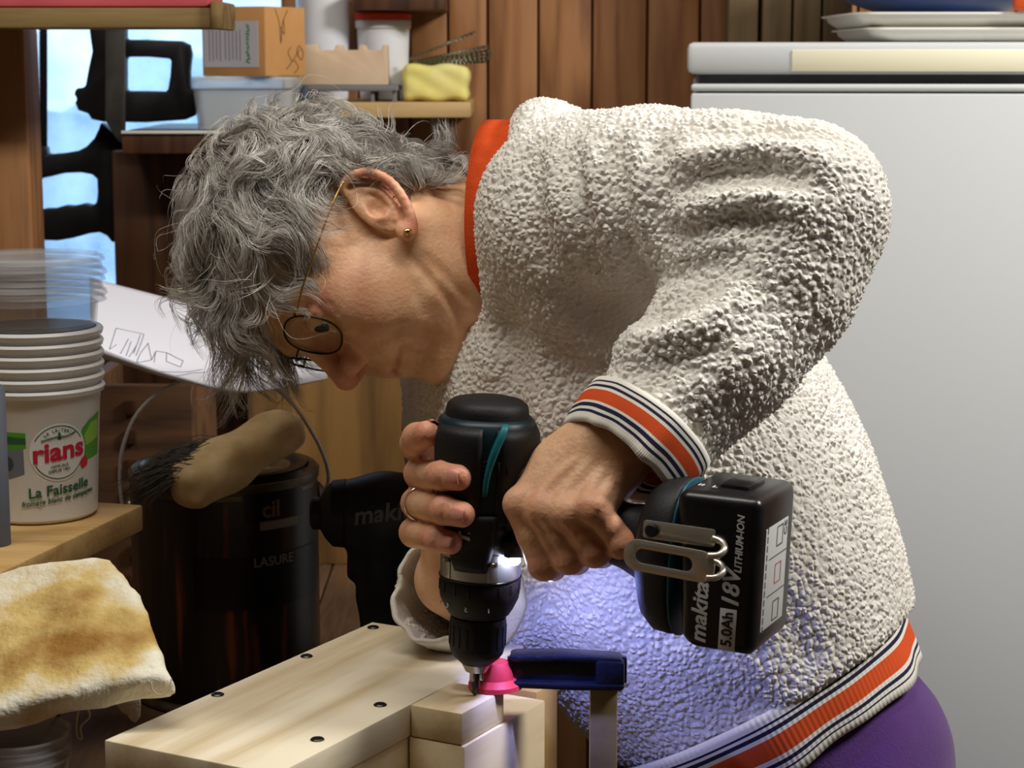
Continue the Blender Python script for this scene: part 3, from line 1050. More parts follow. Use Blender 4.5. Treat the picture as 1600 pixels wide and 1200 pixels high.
tag(upright('metal_strip', [(165, 20), (196, 20), (196, 218), (187, 222), (178, 210), (165, 188)], 2.27, .006, M_dgrey, bevel=.001), 'dusty dark metal strip hanging in front of the black saw frame', 'metal strip')
for px, yb in ((68, 2.34), (155, 2.30), (182, 2.27)):                   # nails they hang from
    c = PY(px, 18, yb)
    t_ = tube('nail', [c + Vector((0, -.03, 0)), Vector((c.x, 2.56, c.z + .004))], .0016, M_steel if 'M_steel' in globals() else M_dgrey)
    tag(t_, {68: 'nail holding the saw blade before the window', 155: 'nail holding the black saw frame', 182: 'nail holding the dusty metal strip'}[px], 'nail')
# left shelf in front of the window with a pale edge, panel below it
zs = PY(270, 205, 2.22).z
sh = thing('window_shelf', 'dark shelf with a thin pale edge strip, under the clear plastic box', 'shelf', (PY(300, 205, 2.22).x, 2.3, zs))
x0 = PY(190, 205, 2.22).x; x1 = PY(470, 205, 2.22).x
box2('board', (x0, 2.22, zs - .024), (x1, 2.5, zs), M_darkwood, sh, bevel=.001)
box2('edge_strip', (x0, 2.217, zs - .0026), (x1, 2.2205, zs + .0006), M_tray, sh, bevel=.0004)
tag(box2('wooden_partition', (PY(179, 400, 2.30).x, 2.30, BZ), (PY(470, 400, 2.30).x, 2.32, zs - .0245), M_darkwood, bevel=.002), 'dark reddish wooden panel under the window shelf', 'panel')
# clear plastic box with lid
M_clear = bpy.data.materials.new('cloudy_plastic'); M_clear.use_nodes = True
nt = M_clear.node_tree; b = nt.nodes['Principled BSDF']
b.inputs['Base Color'].default_value = srgb(214, 216, 212); b.inputs['Roughness'].default_value = .25
tr = nt.nodes.new('ShaderNodeBsdfTransparent'); tr.inputs[0].default_value = (.92, .94, .95, 1)
mx = nt.nodes.new('ShaderNodeMixShader'); mx.inputs[0].default_value = .52
nt.links.new(tr.outputs[0], mx.inputs[1]); nt.links.new(b.outputs[0], mx.inputs[2])
nt.links.new(mx.outputs[0], nt.nodes['Material Output'].inputs[0])
def tub(name, lab, cat, cx, y0, z0, w, dep, h, lip, m, lidh=.010, lid_m=None, group=None, taper=.92):
    t_ = thing(name, lab, cat, (cx, y0 + dep / 2, z0), group)
    M = Matrix.Translation((cx, y0 + dep / 2, z0))
    R_ = lambda k, z: [M @ Vector((x, y, z)) for x, y in rounded(w * k, dep * k, .012 * k)]
    loft('tub', [R_(taper, 0), R_(.99, h * .92), R_(1.0, h), R_(.97, h), R_(.955, h * .9), R_(taper - .03, .003)], m, t_, deg=40)
    if lidh:
        loft('lid', [R_(1.02, h), R_(1.03, h + .001), R_(1.03, h + lidh), R_(1.0, h + lidh + .002), R_(.93, h + lidh + .002), R_(.92, h + lidh - .002)], lid_m or m, t_, deg=40)
    return t_
a = PY(300, 203, 2.25); b_ = PY(458, 203, 2.25)
hb = PY(380, 140, 2.25).z - zs
tub('storage_box', 'cloudy clear plastic box with a lid, under the cardboard box', 'storage box', (a.x + b_.x) / 2, 2.25, zs + .0008, b_.x - a.x, .16, hb, .01, M_clear, .011)
# cardboard box with a label and sketched plants
M_card = mat('brown_card', (206, 154, 96), .8, color2=(192, 140, 84), scale=12)
M_card2 = mat('dark_card_side', (150, 112, 66), .8, color2=(138, 100, 58), scale=12)
M_lab = mat('label_paper', (196, 196, 204), .7)
M_green = mat('green_print', (64, 132, 62), .7)
zb = zs + .0008 + hb + .0135
cn = PY(418, 124, 2.25)
ang = math.radians(27)
CX = Vector((math.cos(ang), -math.sin(ang), 0)); CY = Vector((math.sin(ang), math.cos(ang), 0))
bw, bd, bh = .083, .080, PY(412, 10, 2.25).z - zb
cb = thing('cardboard_box', 'small brown cardboard box with a white printed label, on the plastic box', 'box', (cn.x, 2.29, zb))
ctr = Vector((cn.x, 2.235, zb)) - CX * bw / 2 + CY * bd / 2 + Vector((0, 0, bh / 2))
CM = frame(ctr, CX, None, (0, 0, 1))
cbx = box('carton', (bw, bd, bh), CM, M_card, cb, bevel=.0015)
LF = CM @ frame((0, -bd / 2 - .0004, 0), (1, 0, 0), None, (0, -1, 0))
lb = box('label', (bw * .86, bh * .66, .0004), LF @ Matrix.Translation((-.003, -.003, 0)), M_lab, cb, bevel=0)
for k in range(9):
    box('print_line', (.0008, bh * random.uniform(.40, .52), .0002), LF @ Matrix.Translation((-.031 + .0048 * k + (.002 if k > 3 else 0), -.004, .0003)), M_ink if 'M_ink' in globals() else M_dgrey, lb, bevel=0)
for k in range(14):
    box('green_lettering', (random.uniform(.003, .006), .0016, .0003), LF @ Matrix.Translation((.0195 + random.uniform(-.0006, .0006), -.022 + .0030 * k, .0003)) @ Matrix.Rotation(random.uniform(-.9, .9), 4, 'Z'), M_green, lb, bevel=0)
RF = CM @ frame((bw / 2 + .0003, 0, 0), (0, 1, 0), None, (1, 0, 0))
M_inkline = mat('brown_ink', (74, 58, 40), .8)
for q in ([(-.02, .035), (-.012, .018), (-.010, -.002), (-.006, .020), (.004, .034)], [(-.010, .016), (-.003, .008), (-.004, .024)], [(.0, -.03), (.014, -.020), (.028, -.008)],
          [(.012, -.022), (.004, -.012), (.010, -.006)], [(.016, -.020), (.024, -.028), (.016, -.034)], [(.022, -.012), (.030, -.020), (.034, -.012), (.026, -.004), (.021, -.012)]):
    tube('plant_sketch', bezier([RF @ Vector((x, y, .0001)) for x, y in q], 4), .00035, M_inkline, cb, sides=4)
# right shelf on the plank wall
zs2 = PY(680, 160, 2.30).z
sx0 = PY(478, 160, 2.3).x; sx1 = PY(735, 160, 2.3).x
s2 = thing('wall_shelf', 'short wooden wall shelf with a pale diagonal bracket, behind the hair', 'shelf', ((sx0 + sx1) / 2, 2.42, zs2))
M_pale = wood('pale_shelf_wood', (196, 164, 112), (166, 130, 82), axis=0, ring=20)
box2('board', (sx0, 2.30, zs2 - .017), (sx1, WY, zs2), M_pale, s2, bevel=.0015)
bpts = [PY(672, 192, 2.36), PY(708, 290, 2.5)]
box('bracket', (.020, .016, (bpts[1] - bpts[0]).length), frame((bpts[0] + bpts[1]) / 2, (1, 0, 0), None, bpts[1] - bpts[0]), mat('grey_bracket', (170, 166, 158), .6), s2, bevel=.002)
# white buckets
M_bucket = mat('white_bucket_plastic', (224, 226, 232), .45)
M_red = mat('red_band', (206, 52, 30), .5)
def bucket(lab, cx, cy, z, r, h, band):
    t_ = thing('white_bucket', lab, 'bucket', (cx, cy, z), 'white buckets on the wall shelf')
    M = Matrix.Translation((cx, cy, z))
    lathe('pail', [(0, 0), (r * .88, 0), (r * .90, .004), (r * .99, h * .86), (r * .99, h), (r * .94, h), (r * .86, .006), (0, .006)], M, M_bucket, t_, seg=48)
    lathe('rim', [(r * .99, h * .84), (r * 1.05, h * .845), (r * 1.06, h * .93), (r * 1.05, h * .935), (r * .99, h * .94)], M, M_bucket, t_, seg=48, closed_ends=False)
    if band:
        lathe('lid', [(r * 1.03, h * .94), (r * 1.07, h * .945), (r * 1.07, h * 1.01), (r * 1.02, h * 1.03), (0, h * 1.03)], M, M_red, t_, seg=48)
    return t_
c = PY(505, 60, 2.46)
bucket('large white bucket at the top, between the cardboard box and the red-lidded bucket', c.x, 2.46, zs2 + .0005, .033, .20, False)
c = PY(598, 60, 2.45)
bucket('white bucket with a red-edged lid, behind the yellow pack', c.x, 2.46, zs2 + .0005, .0315, (PY(600, 24, 2.45).z - zs2), True)
# low grey tray and the notched beige block in front of the buckets
M_gtray = mat('grey_plastic', (112, 112, 118), .6)
g0 = PY(482, 158, 2.33); g1 = PY(622, 158, 2.33)
gt_ = thing('small_stand', 'low grey plastic stand under the notched beige block', 'stand', ((g0.x + g1.x) / 2, 2.36, zs2))
box2('top', (g0.x, 2.32, zs2 + .012), (g1.x, 2.41, zs2 + .0185), M_gtray, gt_, bevel=.0015)
for xx in (g0.x + .003, (g0.x + g1.x) / 2 + .02, g1.x - .006):
    box2('foot', (xx, 2.325, zs2), (xx + .004, 2.405, zs2 + .0122), M_gtray, gt_, bevel=.0005)
M_beige = mat('beige_card_block', (218, 194, 164), .8, color2=(206, 180, 150), scale=18)
pz = lambda px, py: (px, py)
nb_ = [(466, 146), (608, 146), (606, 84), (600, 84), (598, 92), (574, 92), (571, 84), (564, 84), (562, 92), (538, 92), (534, 84), (528, 84), (525, 92), (500, 92), (497, 83), (466, 84)]
nbk = upright('notched_block', nb_, 2.355, .045, M_beige, bevel=.001)
nbk.location.z += zs2 + .0188 - min((nbk.matrix_basis @ Vector(c)).z for c in nbk.bound_box)
tag(nbk, 'beige block with three notches along its top edge, before the white buckets', 'block')
# folded yellow pack with a clear corner
M_yel = mat('yellow_cloth', (222, 212, 112), .75, color2=(232, 224, 150), scale=14, bump=.3)
ys = SDF()
y0_, y1_ = PY(630, 158, 2.36), PY(732, 100, 2.36)
cy_ = Vector(((y0_.x + y1_.x) / 2, 2.40, zs2 + .021))
ys.rbox(cy_, ((1, 0, 0), (0, 1, 0), (0, 0, 1)), ((y1_.x - y0_.x) / 2, .06, .0205), .008)
ys.warp(lambda p, d: d + .0016 * np.sin(p[:, 0] * 160 + 30 * p[:, 2]) * np.sin(p[:, 2] * 240), cy_ - Vector((.1, .1, .1)), cy_ + Vector((.1, .1, .1)))
V, F = ys.mesh(cy_ - Vector((.06, .08, .04)), cy_ + Vector((.06, .08, .04)), .0035)
yo = link_mesh('yellow_pack', quads_to_mesh('yellow_pack', V, F), M_yel)
tag(yo, 'folded yellow cloth pack on the wall shelf under the metal rods', 'cloth pack')
# twisted metal rods lying on the pack
M_rod = mat('galvanised_rod', (138, 136, 118), .35, metal=.8)
rods = [((640, 92), (742, 50)), ((652, 95), (762, 72)), ((655, 97), (766, 78)), ((650, 98), (768, 84)), ((660, 99), (766, 90)), ((665, 100), (760, 96))]
rl = ['single twisted metal rod sticking up steepest over the yellow pack', 'twisted metal rod, topmost of the lower bundle on the yellow pack', 'twisted metal rod, second of the lower bundle on the yellow pack',
      'twisted metal rod, longest of the lower bundle on the yellow pack', 'twisted metal rod, second lowest on the yellow pack', 'twisted metal rod, lowest on the yellow pack']
for k, ((ax_, ay_), (bx_, by_)) in enumerate(rods):
    p0 = PY(ax_, ay_, 2.42 + .006 * k); p1 = PY(bx_, by_, 2.37 + .008 * k)
    d_ = (p1 - p0).normalized(); n1_ = d_.orthogonal().normalized(); n2_ = d_.cross(n1_)
    L_ = (p1 - p0).length
    vs, fs = [], []
    NN = 60
    for i in range(NN + 1):
        for j in range(6):
            an = 2 * math.pi * j / 6 + i * .8
            r_ = .0015 * (1 + .45 * (j % 3 == 0))
            vs.append(p0 + d_ * (L_ * i / NN) + (n1_ * math.cos(an) + n2_ * math.sin(an)) * r_)
    for i in range(NN):
        for j in range(6):
            l = (j + 1) % 6
            fs.append((i * 6 + j, i * 6 + l, i * 6 + 6 + l, i * 6 + 6 + j))
    fs += [tuple(range(5, -1, -1)), tuple(NN * 6 + j for j in range(6))]
    tag(from_data('twisted_rod', vs, fs, M_rod), rl[k], 'metal rod', 'twisted metal rods on the yellow pack')

ua, ub = PY(552, 10, 2.4), PY(694, 10, 2.4)
tag(box2('upper_shelf', (ua.x, 2.40, ua.z - .004), (ub.x, WY, ua.z + .02), M_darkwood, bevel=.002), 'dark shelf board on the wall above the red-lidded bucket', 'shelf')
# ------------------------------------------------------------------ on the bench: workpiece
BOARD_Z = 0.985
WU = Vector((.4805, .877, 0)).normalized(); WV = Vector((WU.y, -WU.x, 0))
WA = Vector((-.252, 1.215, BOARD_Z))
WM = frame(WA, WU, WV)                                  # x = u, y = v, z = down
if WM.to_3x3().col[2].z > 0:
    pass
def WB(u, v, z):
    return WA + WU * u + WV * v + Vector((0, 0, z))
M_pine = wood('fresh_spruce', (238, 227, 200), (208, 188, 148), axis=0, ring=11, rough=.55, fine=130)
M_pine2 = wood('spruce_block', (230, 210, 170), (204, 178, 130), axis=0, ring=13, rough=.6, fine=150)
M_endg = wood('spruce_end_grain', (222, 196, 152), (190, 158, 112), axis=1, ring=30, rough=.7)
def wblock(name, u0, u1, v0, v1, z0, z1, m, bevel=.0012):
    """Block in the workpiece's axes; the object's own x runs along the grain."""
    c = WB((u0 + u1) / 2, (v0 + v1) / 2, (z0 + z1) / 2)
    bm = bmesh.new()
    box_bm(bm, (u1 - u0, v1 - v0, z1 - z0), Matrix.Identity(4), bevel, 2)
    me = bpy.data.meshes.new(name); bmesh.ops.recalc_face_normals(bm, faces=bm.faces); bm.to_mesh(me); bm.free()
    me.materials.append(m)
    o = bpy.data.objects.new(name, me); COL.objects.link(o)
    o.location = c; o.rotation_euler = (0, 0, math.atan2(WU.y, WU.x))
    return auto_smooth(o, 40)
BT = .0215
tag(wblock('wooden_board', 0, .307, 0, .129, -BT, 0, M_pine), 'wide pale spruce board with screws, in front of the drill', 'board')
tag(wblock('wooden_block', .1505, .207, .1295, .168, -BT, 0, M_pine2), 'small pale wooden block the drill bit stands on', 'wood block')
tag(wblock('wooden_rail', .02, .300, .085, .127, -BT - .045, -BT - .0004, M_pine2), 'pale wooden rail under the near edge of the wide board', 'rail')
tag(wblock('wooden_post', .1505, .262, .128, .170, -BT - .113, -BT - .0004, M_pine2), 'upright wooden side piece under the small block', 'wood piece')
tag(wblock('wooden_base', .01, .305, .005, .165, -.1348, -BT - .114, M_pine2), 'flat base board carrying the workpiece on the bench', 'board')
tag(wblock('wooden_rail', .02, .300, .008, .045, -BT - .0920, -BT - .0004, M_pine2), 'pale wooden rail under the far edge of the wide board', 'rail')
tag(wblock('wooden_batten', .268, .300, .135, .160, -BT - .113, -BT + .002, mat('ochre_batten', (186, 150, 88), .7, color2=(168, 130, 70), scale=20)), 'ochre batten standing behind the upright side piece', 'batten')
# screws already driven
scr = None
for k, (px, py, lab) in enumerate(((583, 981, 'dark screw head at the far corner of the wide board'), (479, 1026, 'dark screw head, second from the far corner along the back edge'), (340, 1086, 'dark screw head nearest the left end of the board, back edge'),
                                   (594, 1102, 'dark screw head near the notch, closest to the small block'), (496, 1156, 'dark screw head nearest the bottom of the picture'))):
    c = PZ(px, py, BOARD_Z)
    s_ = thing('screw', lab, 'screw', c, 'screws in the board')
    lathe('head', [(0, .0001), (.0042, .0001), (.0044, .0005), (.0036, .0012), (0, .0013)], Matrix.Translation(c), M_dscrew if 'M_dscrew' in globals() else mat('dark_screw', (62, 58, 54), .35, metal=1.0), s_, seg=20)
    for q in (0, 1):
        box('recess', (.0052, .0011, .0006), Matrix.Translation(c + Vector((0, 0, .00125))) @ Matrix.Rotation(.4 + q * math.pi / 2 + k, 4, 'Z'), mat('recess_black', (12, 12, 12), .8), s_, bevel=0)
# bar clamp
M_cblue = mat('blue_black_enamel', (10, 12, 24), .32, color2=(15, 18, 36), scale=60, bump=.3, bump_scale=300, spec=.6)
M_cred = mat('red_plastic_pad', (206, 54, 62), .4)
M_cbar = mat('old_steel_bar', (176, 158, 120), .45, metal=.35, color2=(150, 128, 92), scale=30)
cd = 1.372
cl = thing('bar_clamp', 'blue-black bar clamp with a red pad, gripping the workpiece beside the drill', 'clamp', P(880, 1080, cd))
arm = [(796, 1022), (806, 1019), (880, 1018), (968, 1024), (974, 1030), (975, 1068), (970, 1074), (900, 1073), (800, 1068), (790, 1060)]
def atd(pts, d, name, thick, m, parent, bevel=.002, holes=None):
    c = P(sum(p[0] for p in pts) / len(pts), sum(p[1] for p in pts) / len(pts), d)
    yv = Vector((0, 0, 1)); M = frame(c, (1, 0, 0), None, (0, -1, 0))
    k = d / FPX
    cx = sum(p[0] for p in pts) / len(pts); cy = sum(p[1] for p in pts) / len(pts)
    f = lambda q: [((x - cx) * k, -(y - cy) * k) for x, y in q]
    return prism(name, f(pts), M, thick, m, parent, bevel, [f(h) for h in holes] if holes else None)
am = atd(arm, cd, 'arm', .007, M_cblue, cl, .002)
atd([(796, 1021), (806, 1018), (880, 1017), (968, 1023), (975, 1029), (975, 1034), (880, 1028), (800, 1030)], cd - .001, 'arm_flange', .018, M_cblue, am, .002)
atd([(790, 1060), (880, 1062), (975, 1064), (975, 1070), (970, 1075), (900, 1074), (800, 1070)], cd - .001, 'arm_flange', .018, M_cblue, am, .002)
atd([(930, 1026), (975, 1029), (975, 1070), (930, 1070)], cd - .001, 'arm_head', .018, M_cblue, am, .002)
box('arm_web', (.080, .006, .018), Matrix.Translation(P(886, 1046, cd)), M_cblue, am, bevel=.001)
pb = P(774, 1080, cd)
lathe('pad', [(.0, .0), (.0185, 0), (.0180, .003), (.0125, .0065), (.0110, .013), (.0085, .0175), (0, .019)], Matrix.Translation((pb.x, pb.y, BOARD_Z + .0004)), M_cred, cl, seg=32)
box('bar', (.0185, .008, .26), Matrix.Translation(P(943, 1076, cd) + Vector((0, 0, -.13 + .002))), M_cbar, cl, bevel=.001)
box('fixed_jaw', (.085, .012, .022), Matrix.Translation(Vector((P(900, 1076, cd).x, pb.y, BZ - .055))), M_cblue, cl, bevel=.002)

# ------------------------------------------------------------------ stacked white pots with clear lids, on a plank
PD = 1.60
ZP = P(62, 802, PD).z
pc = P(63, 790, PD); pcx = Vector((pc.x, pc.y, ZP))
M_pot = mat('white_pot_plastic', (228, 228, 226), .4, spec=.5)
PH = .103                                                 # height of one pot
rb, rt_ = .0440, .0485
def pot_prof():
    return [(0, .0), (rb - .003, 0), (rb, .003), (rt_, PH - .012), (rt_ + .0004, PH - .011), (rt_ + .0004, PH - .006), (rt_ + .0032, PH - .0055), (rt_ + .0042, PH - .002), (rt_ + .003, PH), (rt_ - .001, PH), (rt_ - .0015, PH - .008), (rb - .0015, .004), (0, .002)]
names = ['bottom white pot of the stack, printed with a red and green dairy label', 'white pot rim just above the printed pot in the stack', 'third white pot from the bottom of the nested stack',
         'fourth white pot from the bottom of the nested stack', 'fifth white pot from the bottom of the nested stack', 'topmost white pot of the nested stack, under the clear lids']
base = None
for k in range(6):
    t_ = thing('plastic_pot', names[k], 'pot', pcx + Vector((0, 0, k * .0088)), 'nested white pots')
    if base is None:
        base = lathe('pot', pot_prof(), Matrix.Translation(pcx), M_pot, t_, seg=72)
        first = t_
    else:
        copy_obj(base, t_, base.location.copy())
# print on the bottom pot: wraps round its wall
def wall_r(z):
    return rb + (rt_ - rb) * (z - .003) / (PH - .015)
pot_az = math.atan2(CAM.y - pcx.y, CAM.x - pcx.x)
def potM(az, z, lift=.0003):
    """x = to the right as seen, y = up, z = out of the wall; az measured from the camera direction, to the right."""
    a = pot_az + az
    u = Vector((math.cos(a), math.sin(a), 0)); t = Vector((-math.sin(a), math.cos(a), 0))
    M = Matrix.Identity(4); c = pcx + u * (wall_r(z) + lift) + Vector((0, 0, z))
    for i in range(3):
        M[i][0], M[i][1], M[i][2], M[i][3] = t[i], (0, 0, 1)[i], u[i], c[i]
    return M
def pbend(c):
    r = .0445
    return Vector((r * math.sin(c.x / r), c.y, c.z + r * (math.cos(c.x / r) - 1)))
def pot_pt(az, z, lift, c):
    a = pot_az + az + c.x / .0462; zz = z + c.y; r = wall_r(zz) + lift + c.z
    return pcx + Vector((r * math.cos(a), r * math.sin(a), zz))
M_pred = mat('red_print', (196, 30, 64), .5); M_pgreen = mat('dark_green_print', (44, 96, 62), .5)
M_pgreen2 = mat('leaf_green_print', (78, 158, 44), .5); M_pgreen3 = mat('light_green_print', (150, 198, 70), .5); M_pgrey = mat('grey_blue_print', (112, 118, 132), .5)
def pprint(name, outline, az, z, m, lift=.0002, holes=None):
    bm = bmesh.new()
    es = []
    for lp in [outline] + (holes or []):
        vs = [bm.verts.new((x, y, 0)) for x, y in lp]
        es += [bm.edges.new((vs[i], vs[(i + 1) % len(vs)])) for i in range(len(vs))]
    bmesh.ops.triangle_fill(bm, use_beauty=True, edges=es, normal=(0, 0, 1))
    bmesh.ops.triangulate(bm, faces=bm.faces[:])
    for _ in range(3):
        bmesh.ops.subdivide_edges(bm, edges=[e for e in bm.edges if e.calc_length() > .004], cuts=1)
        bmesh.ops.triangulate(bm, faces=bm.faces[:])
    for v in bm.verts:
        v.co = pot_pt(az, z, lift, v.co)
    return from_bm(name, bm, m, first)
LAZ = .34                                                 # the label's middle lies a little right of the camera line
LZ = .0520
circ = lambda r, n=40: [(r * math.cos(2 * math.pi * k / n), r * math.sin(2 * math.pi * k / n)) for k in range(n)]
pprint('fields_print', [(-.060, .018), (-.020, .016), (-.020, .004), (-.045, .001), (-.060, .004)], LAZ - .10, LZ + .004, M_pgreen2, .0001)
pprint('field_shade_print', [(-.060, .010), (-.020, .006), (-.020, .001), (-.060, .002)], LAZ - .10, LZ + .010, M_pgreen, .00018)
pprint('bowl_print', [(-.052, .000), (-.022, .004), (-.022, -.016), (-.034, -.020), (-.050, -.017)], LAZ - .10, LZ + .004, M_pgrey, .0001)
pprint('bowl_print', [(x * .6 - .036, y * .6 - .008) for x, y in circ(.010, 20)], LAZ - .10, LZ + .004, mat('slate_print', (58, 70, 84), .5), .0002)
pprint('fields_print', [(.016, .006), (.020, .016), (.028, .022), (.044, .026), (.044, -.008), (.020, -.010)], LAZ, LZ + .004, M_pgreen2, .0001)
pprint('leaf_print', [(.022, .010), (.030, .019), (.042, .020), (.042, .006), (.024, .002)], LAZ, LZ + .004, M_pgreen3, .0002)
pprint('strawberry_print', [(.0185, -.006), (.0225, -.003), (.0265, -.007), (.0255, -.0115), (.021, -.0135), (.0175, -.011)], LAZ, LZ + .002, mat('strawberry_red', (206, 40, 40), .5), .0003)
pprint('logo_disc', circ(.0225), LAZ, LZ + .004, M_pot, .0003)
ringo = [((.0208 if k <= 22 else .0201) * math.cos(a), (.0208 if k <= 22 else .0201) * math.sin(a)) for k, a in enumerate([math.radians(28 + 124 * i / 22) for i in range(23)] + [math.radians(152 - 124 * i / 22) for i in range(23)])]
pprint('logo_ring', ringo, LAZ, LZ + .004, M_pgreen, .0005)
pprint('logo_ring', [(x, -y) for x, y in ringo][::-1], LAZ, LZ + .004, M_pgreen, .0005)
def ptext(name, body_, size, dx, z, m, **kw):
    return text_mesh(name, body_, size, Matrix.Identity(4), m, first, depth=.0001, bend=lambda c: pot_pt(LAZ, z, .0006, Vector((c.x + dx, c.y + c.x * .10, c.z))), **kw)
ptext('brand_lettering', 'rians', .0205, .0002, LZ + .0045, M_pred, bold=.0006, sx=1.05)
ptext('product_lettering', 'La Faisselle', .0114, .0010, LZ - .0250, M_pgreen, bold=.0002)
ptext('small_lettering', 'fromage blanc de campagne', .0056, .0012, LZ - .0325, M_pgreen, bold=.0001, shear=.2)
ptext('logo_lettering', 'FAMILIALE', .0030, .0, LZ - .0065, M_pgreen)
ptext('logo_lettering', 'DEPUIS 1901', .0032, .0, LZ - .0100, M_pgreen)
for k, ch_ in enumerate('LA LAITERIE'):
    a = math.radians(128 - 76 * k / 10)
    if ch_ != ' ':
        text_mesh('logo_lettering', ch_, .0034, Matrix.Identity(4), M_pgreen, first, depth=.0001,
                  bend=lambda c, a=a: pot_pt(LAZ, LZ + .004, .0006, Vector((.0172 * math.cos(a) + c.x * math.sin(a) + c.y * math.cos(a), .0172 * math.sin(a) - c.x * math.cos(a) + c.y * math.sin(a), c.z))))
for q in ([(-.0135, .0065), (-.006, .0085), (.0, .0095), (.006, .0092), (.0135, .0120)],):
    tube('hills_print', bezier([pot_pt(LAZ, LZ + .004, .0006, Vector((x, y + .003, 0))) for x, y in q], 4), .00045, M_pgreen, first, sides=4)
pprint('church_print', [(-.0012, .010), (.0012, .010), (.0012, .0135), (0, .0165), (-.0012, .0135)], LAZ, LZ + .004, M_pgreen, .0006)
M_lid = bpy.data.materials.new('clear_lid_plastic'); M_lid.use_nodes = True
nt = M_lid.node_tree; b = nt.nodes['Principled BSDF']; b.inputs['Base Color'].default_value = srgb(205, 206, 208); b.inputs['Roughness'].default_value = .16
tr = nt.nodes.new('ShaderNodeBsdfTransparent'); tr.inputs[0].default_value = (.96, .97, .98, 1); mx = nt.nodes.new('ShaderNodeMixShader'); mx.inputs[0].default_value = .24
nt.links.new(tr.outputs[0], mx.inputs[1]); nt.links.new(b.outputs[0], mx.inputs[2]); nt.links.new(mx.outputs[0], nt.nodes['Material Output'].inputs[0])
# clear lids stacked on the pots
zl = 5 * .0088 + PH
tubc = tag(lathe('clear_tub', [(0, .0), (.0470, 0), (.0480, .002), (.0495, .018), (.0480, .019), (.0462, .003), (0, .002)], Matrix.Translation(pcx + Vector((0, 0, zl + .0006))), M_lid, seg=64),
           'cloudy clear plastic tub top resting on the nested white pots', 'lid')
lid = None
ll = ['lowest', 'second lowest', 'third lowest', 'middle', 'third highest', 'second highest', 'topmost']
for k in range(7):
    dx = .0016 * math.sin(k * 2.1); dy = .0016 * math.cos(k * 1.7)
    loc = pcx + Vector((dx, dy, zl + .0202 + k * .0052))
    prof = [(0, .0030), (.031, .0030), (.035, .0042), (.047, .0042), (.0510, .0046), (.0545, .0030), (.0556, .0), (.0539, .0), (.0531, .0026), (.047, .0032), (.035, .0032), (.031, .0020), (0, .0020)]
    if lid is None:
        lid = lathe('clear_lid', prof, Matrix.Translation(loc), M_lid, seg=64)
        o = lid; off_l = lid.location - loc
    else:
        o = copy_obj(lid, None, loc + off_l)
    tag(o, f'{ll[k]} clear plastic lid stacked on the white pots', 'lid', 'clear lids on the pots')
# plank under the pots with its support
M_plk = wood('raw_shelf_plank', (206, 172, 112), (172, 134, 80), axis=0, ring=12, rough=.7)
e0 = PZ(188, 790, ZP); e1_ = PZ(-60, 905, ZP)
dirp = (e1_ - e0).normalized(); nrmp = Vector((dirp.y, -dirp.x, 0)); nrmp = nrmp if nrmp.y > 0 else -nrmp
cpl = e0 + dirp * .20 + nrmp * .055 - Vector((0, 0, .011))
tag(box('wooden_plank', (.42, .14, .0210), frame(cpl, dirp, None, (0, 0, 1)), M_plk, bevel=.002), 'raw wooden plank carrying the stacked white pots', 'plank')
hz = ZP - .0215 - BZ
tag(box('support_block', (.05, .10, hz), frame(cpl + dirp * .06 + nrmp * .0 + Vector((0, 0, -.0105 - hz / 2)), dirp, None, (0, 0, 1)), M_darkwood, bevel=.002), 'dark wooden support block under the plank with the pots', 'block')
gt2 = PZ(-14, 880, ZP)
tag(lathe('grey_tube', [(0, 0), (.0115, 0), (.0118, .002), (.0118, .150), (.0108, .152), (.0, .152)], Matrix.Translation((P(-8, 860, 1.50).x, P(-8, 860, 1.50).y, P(0, 925, 1.50).z)), mat('grey_blue_plastic', (78, 82, 92), .6), seg=32),
    'grey plastic tube at the left edge, before the white pots', 'tube')
# ------------------------------------------------------------------ paint can, brush, paper, driver, pad
CD = 1.78
cc = P(350, 726, CD); CR = .0815; CH = cc.z - BZ
cb0 = Vector((cc.x, cc.y, BZ))
can = thing('paint_can', 'large dark paint can with a wire handle and brown striped label', 'paint can', cb0)
M_tin = mat('tin_rim', (120, 112, 96), .35, metal=.7, color2=(92, 78, 58), scale=30)
M_lidp = mat('paint_stained_lid', (196, 182, 144), .6, color2=(150, 128, 88), scale=40, detail=6)
T = Matrix.Translation(cb0)
lathe('can_body', [(0, 0), (CR - .002, 0), (CR, .002), (CR, .006), (CR - .001, .008), (CR - .001, CH - .012), (CR + .0005, CH - .010), (CR + .001, CH - .003), (CR - .002, CH), (CR - .008, CH), (CR - .010, CH - .006), (0, CH - .006)], T, M_tin, can, seg=72)
lid_ = lathe('lid', [(0, CH - .005), (CR - .024, CH - .005), (CR - .020, CH - .001), (CR - .011, CH + .0005), (CR - .0095, CH + .002), (CR - .013, CH + .0032), (CR - .019, CH + .0022), (CR - .026, CH - .0015), (0, CH - .0010)], T, M_tin, can, seg=72)
lathe('lid_panel', [(0, CH + .0000), (CR - .024, CH + .0000), (CR - .0235, CH - .003)], T, M_lidp, lid_, seg=72, closed_ends=False)
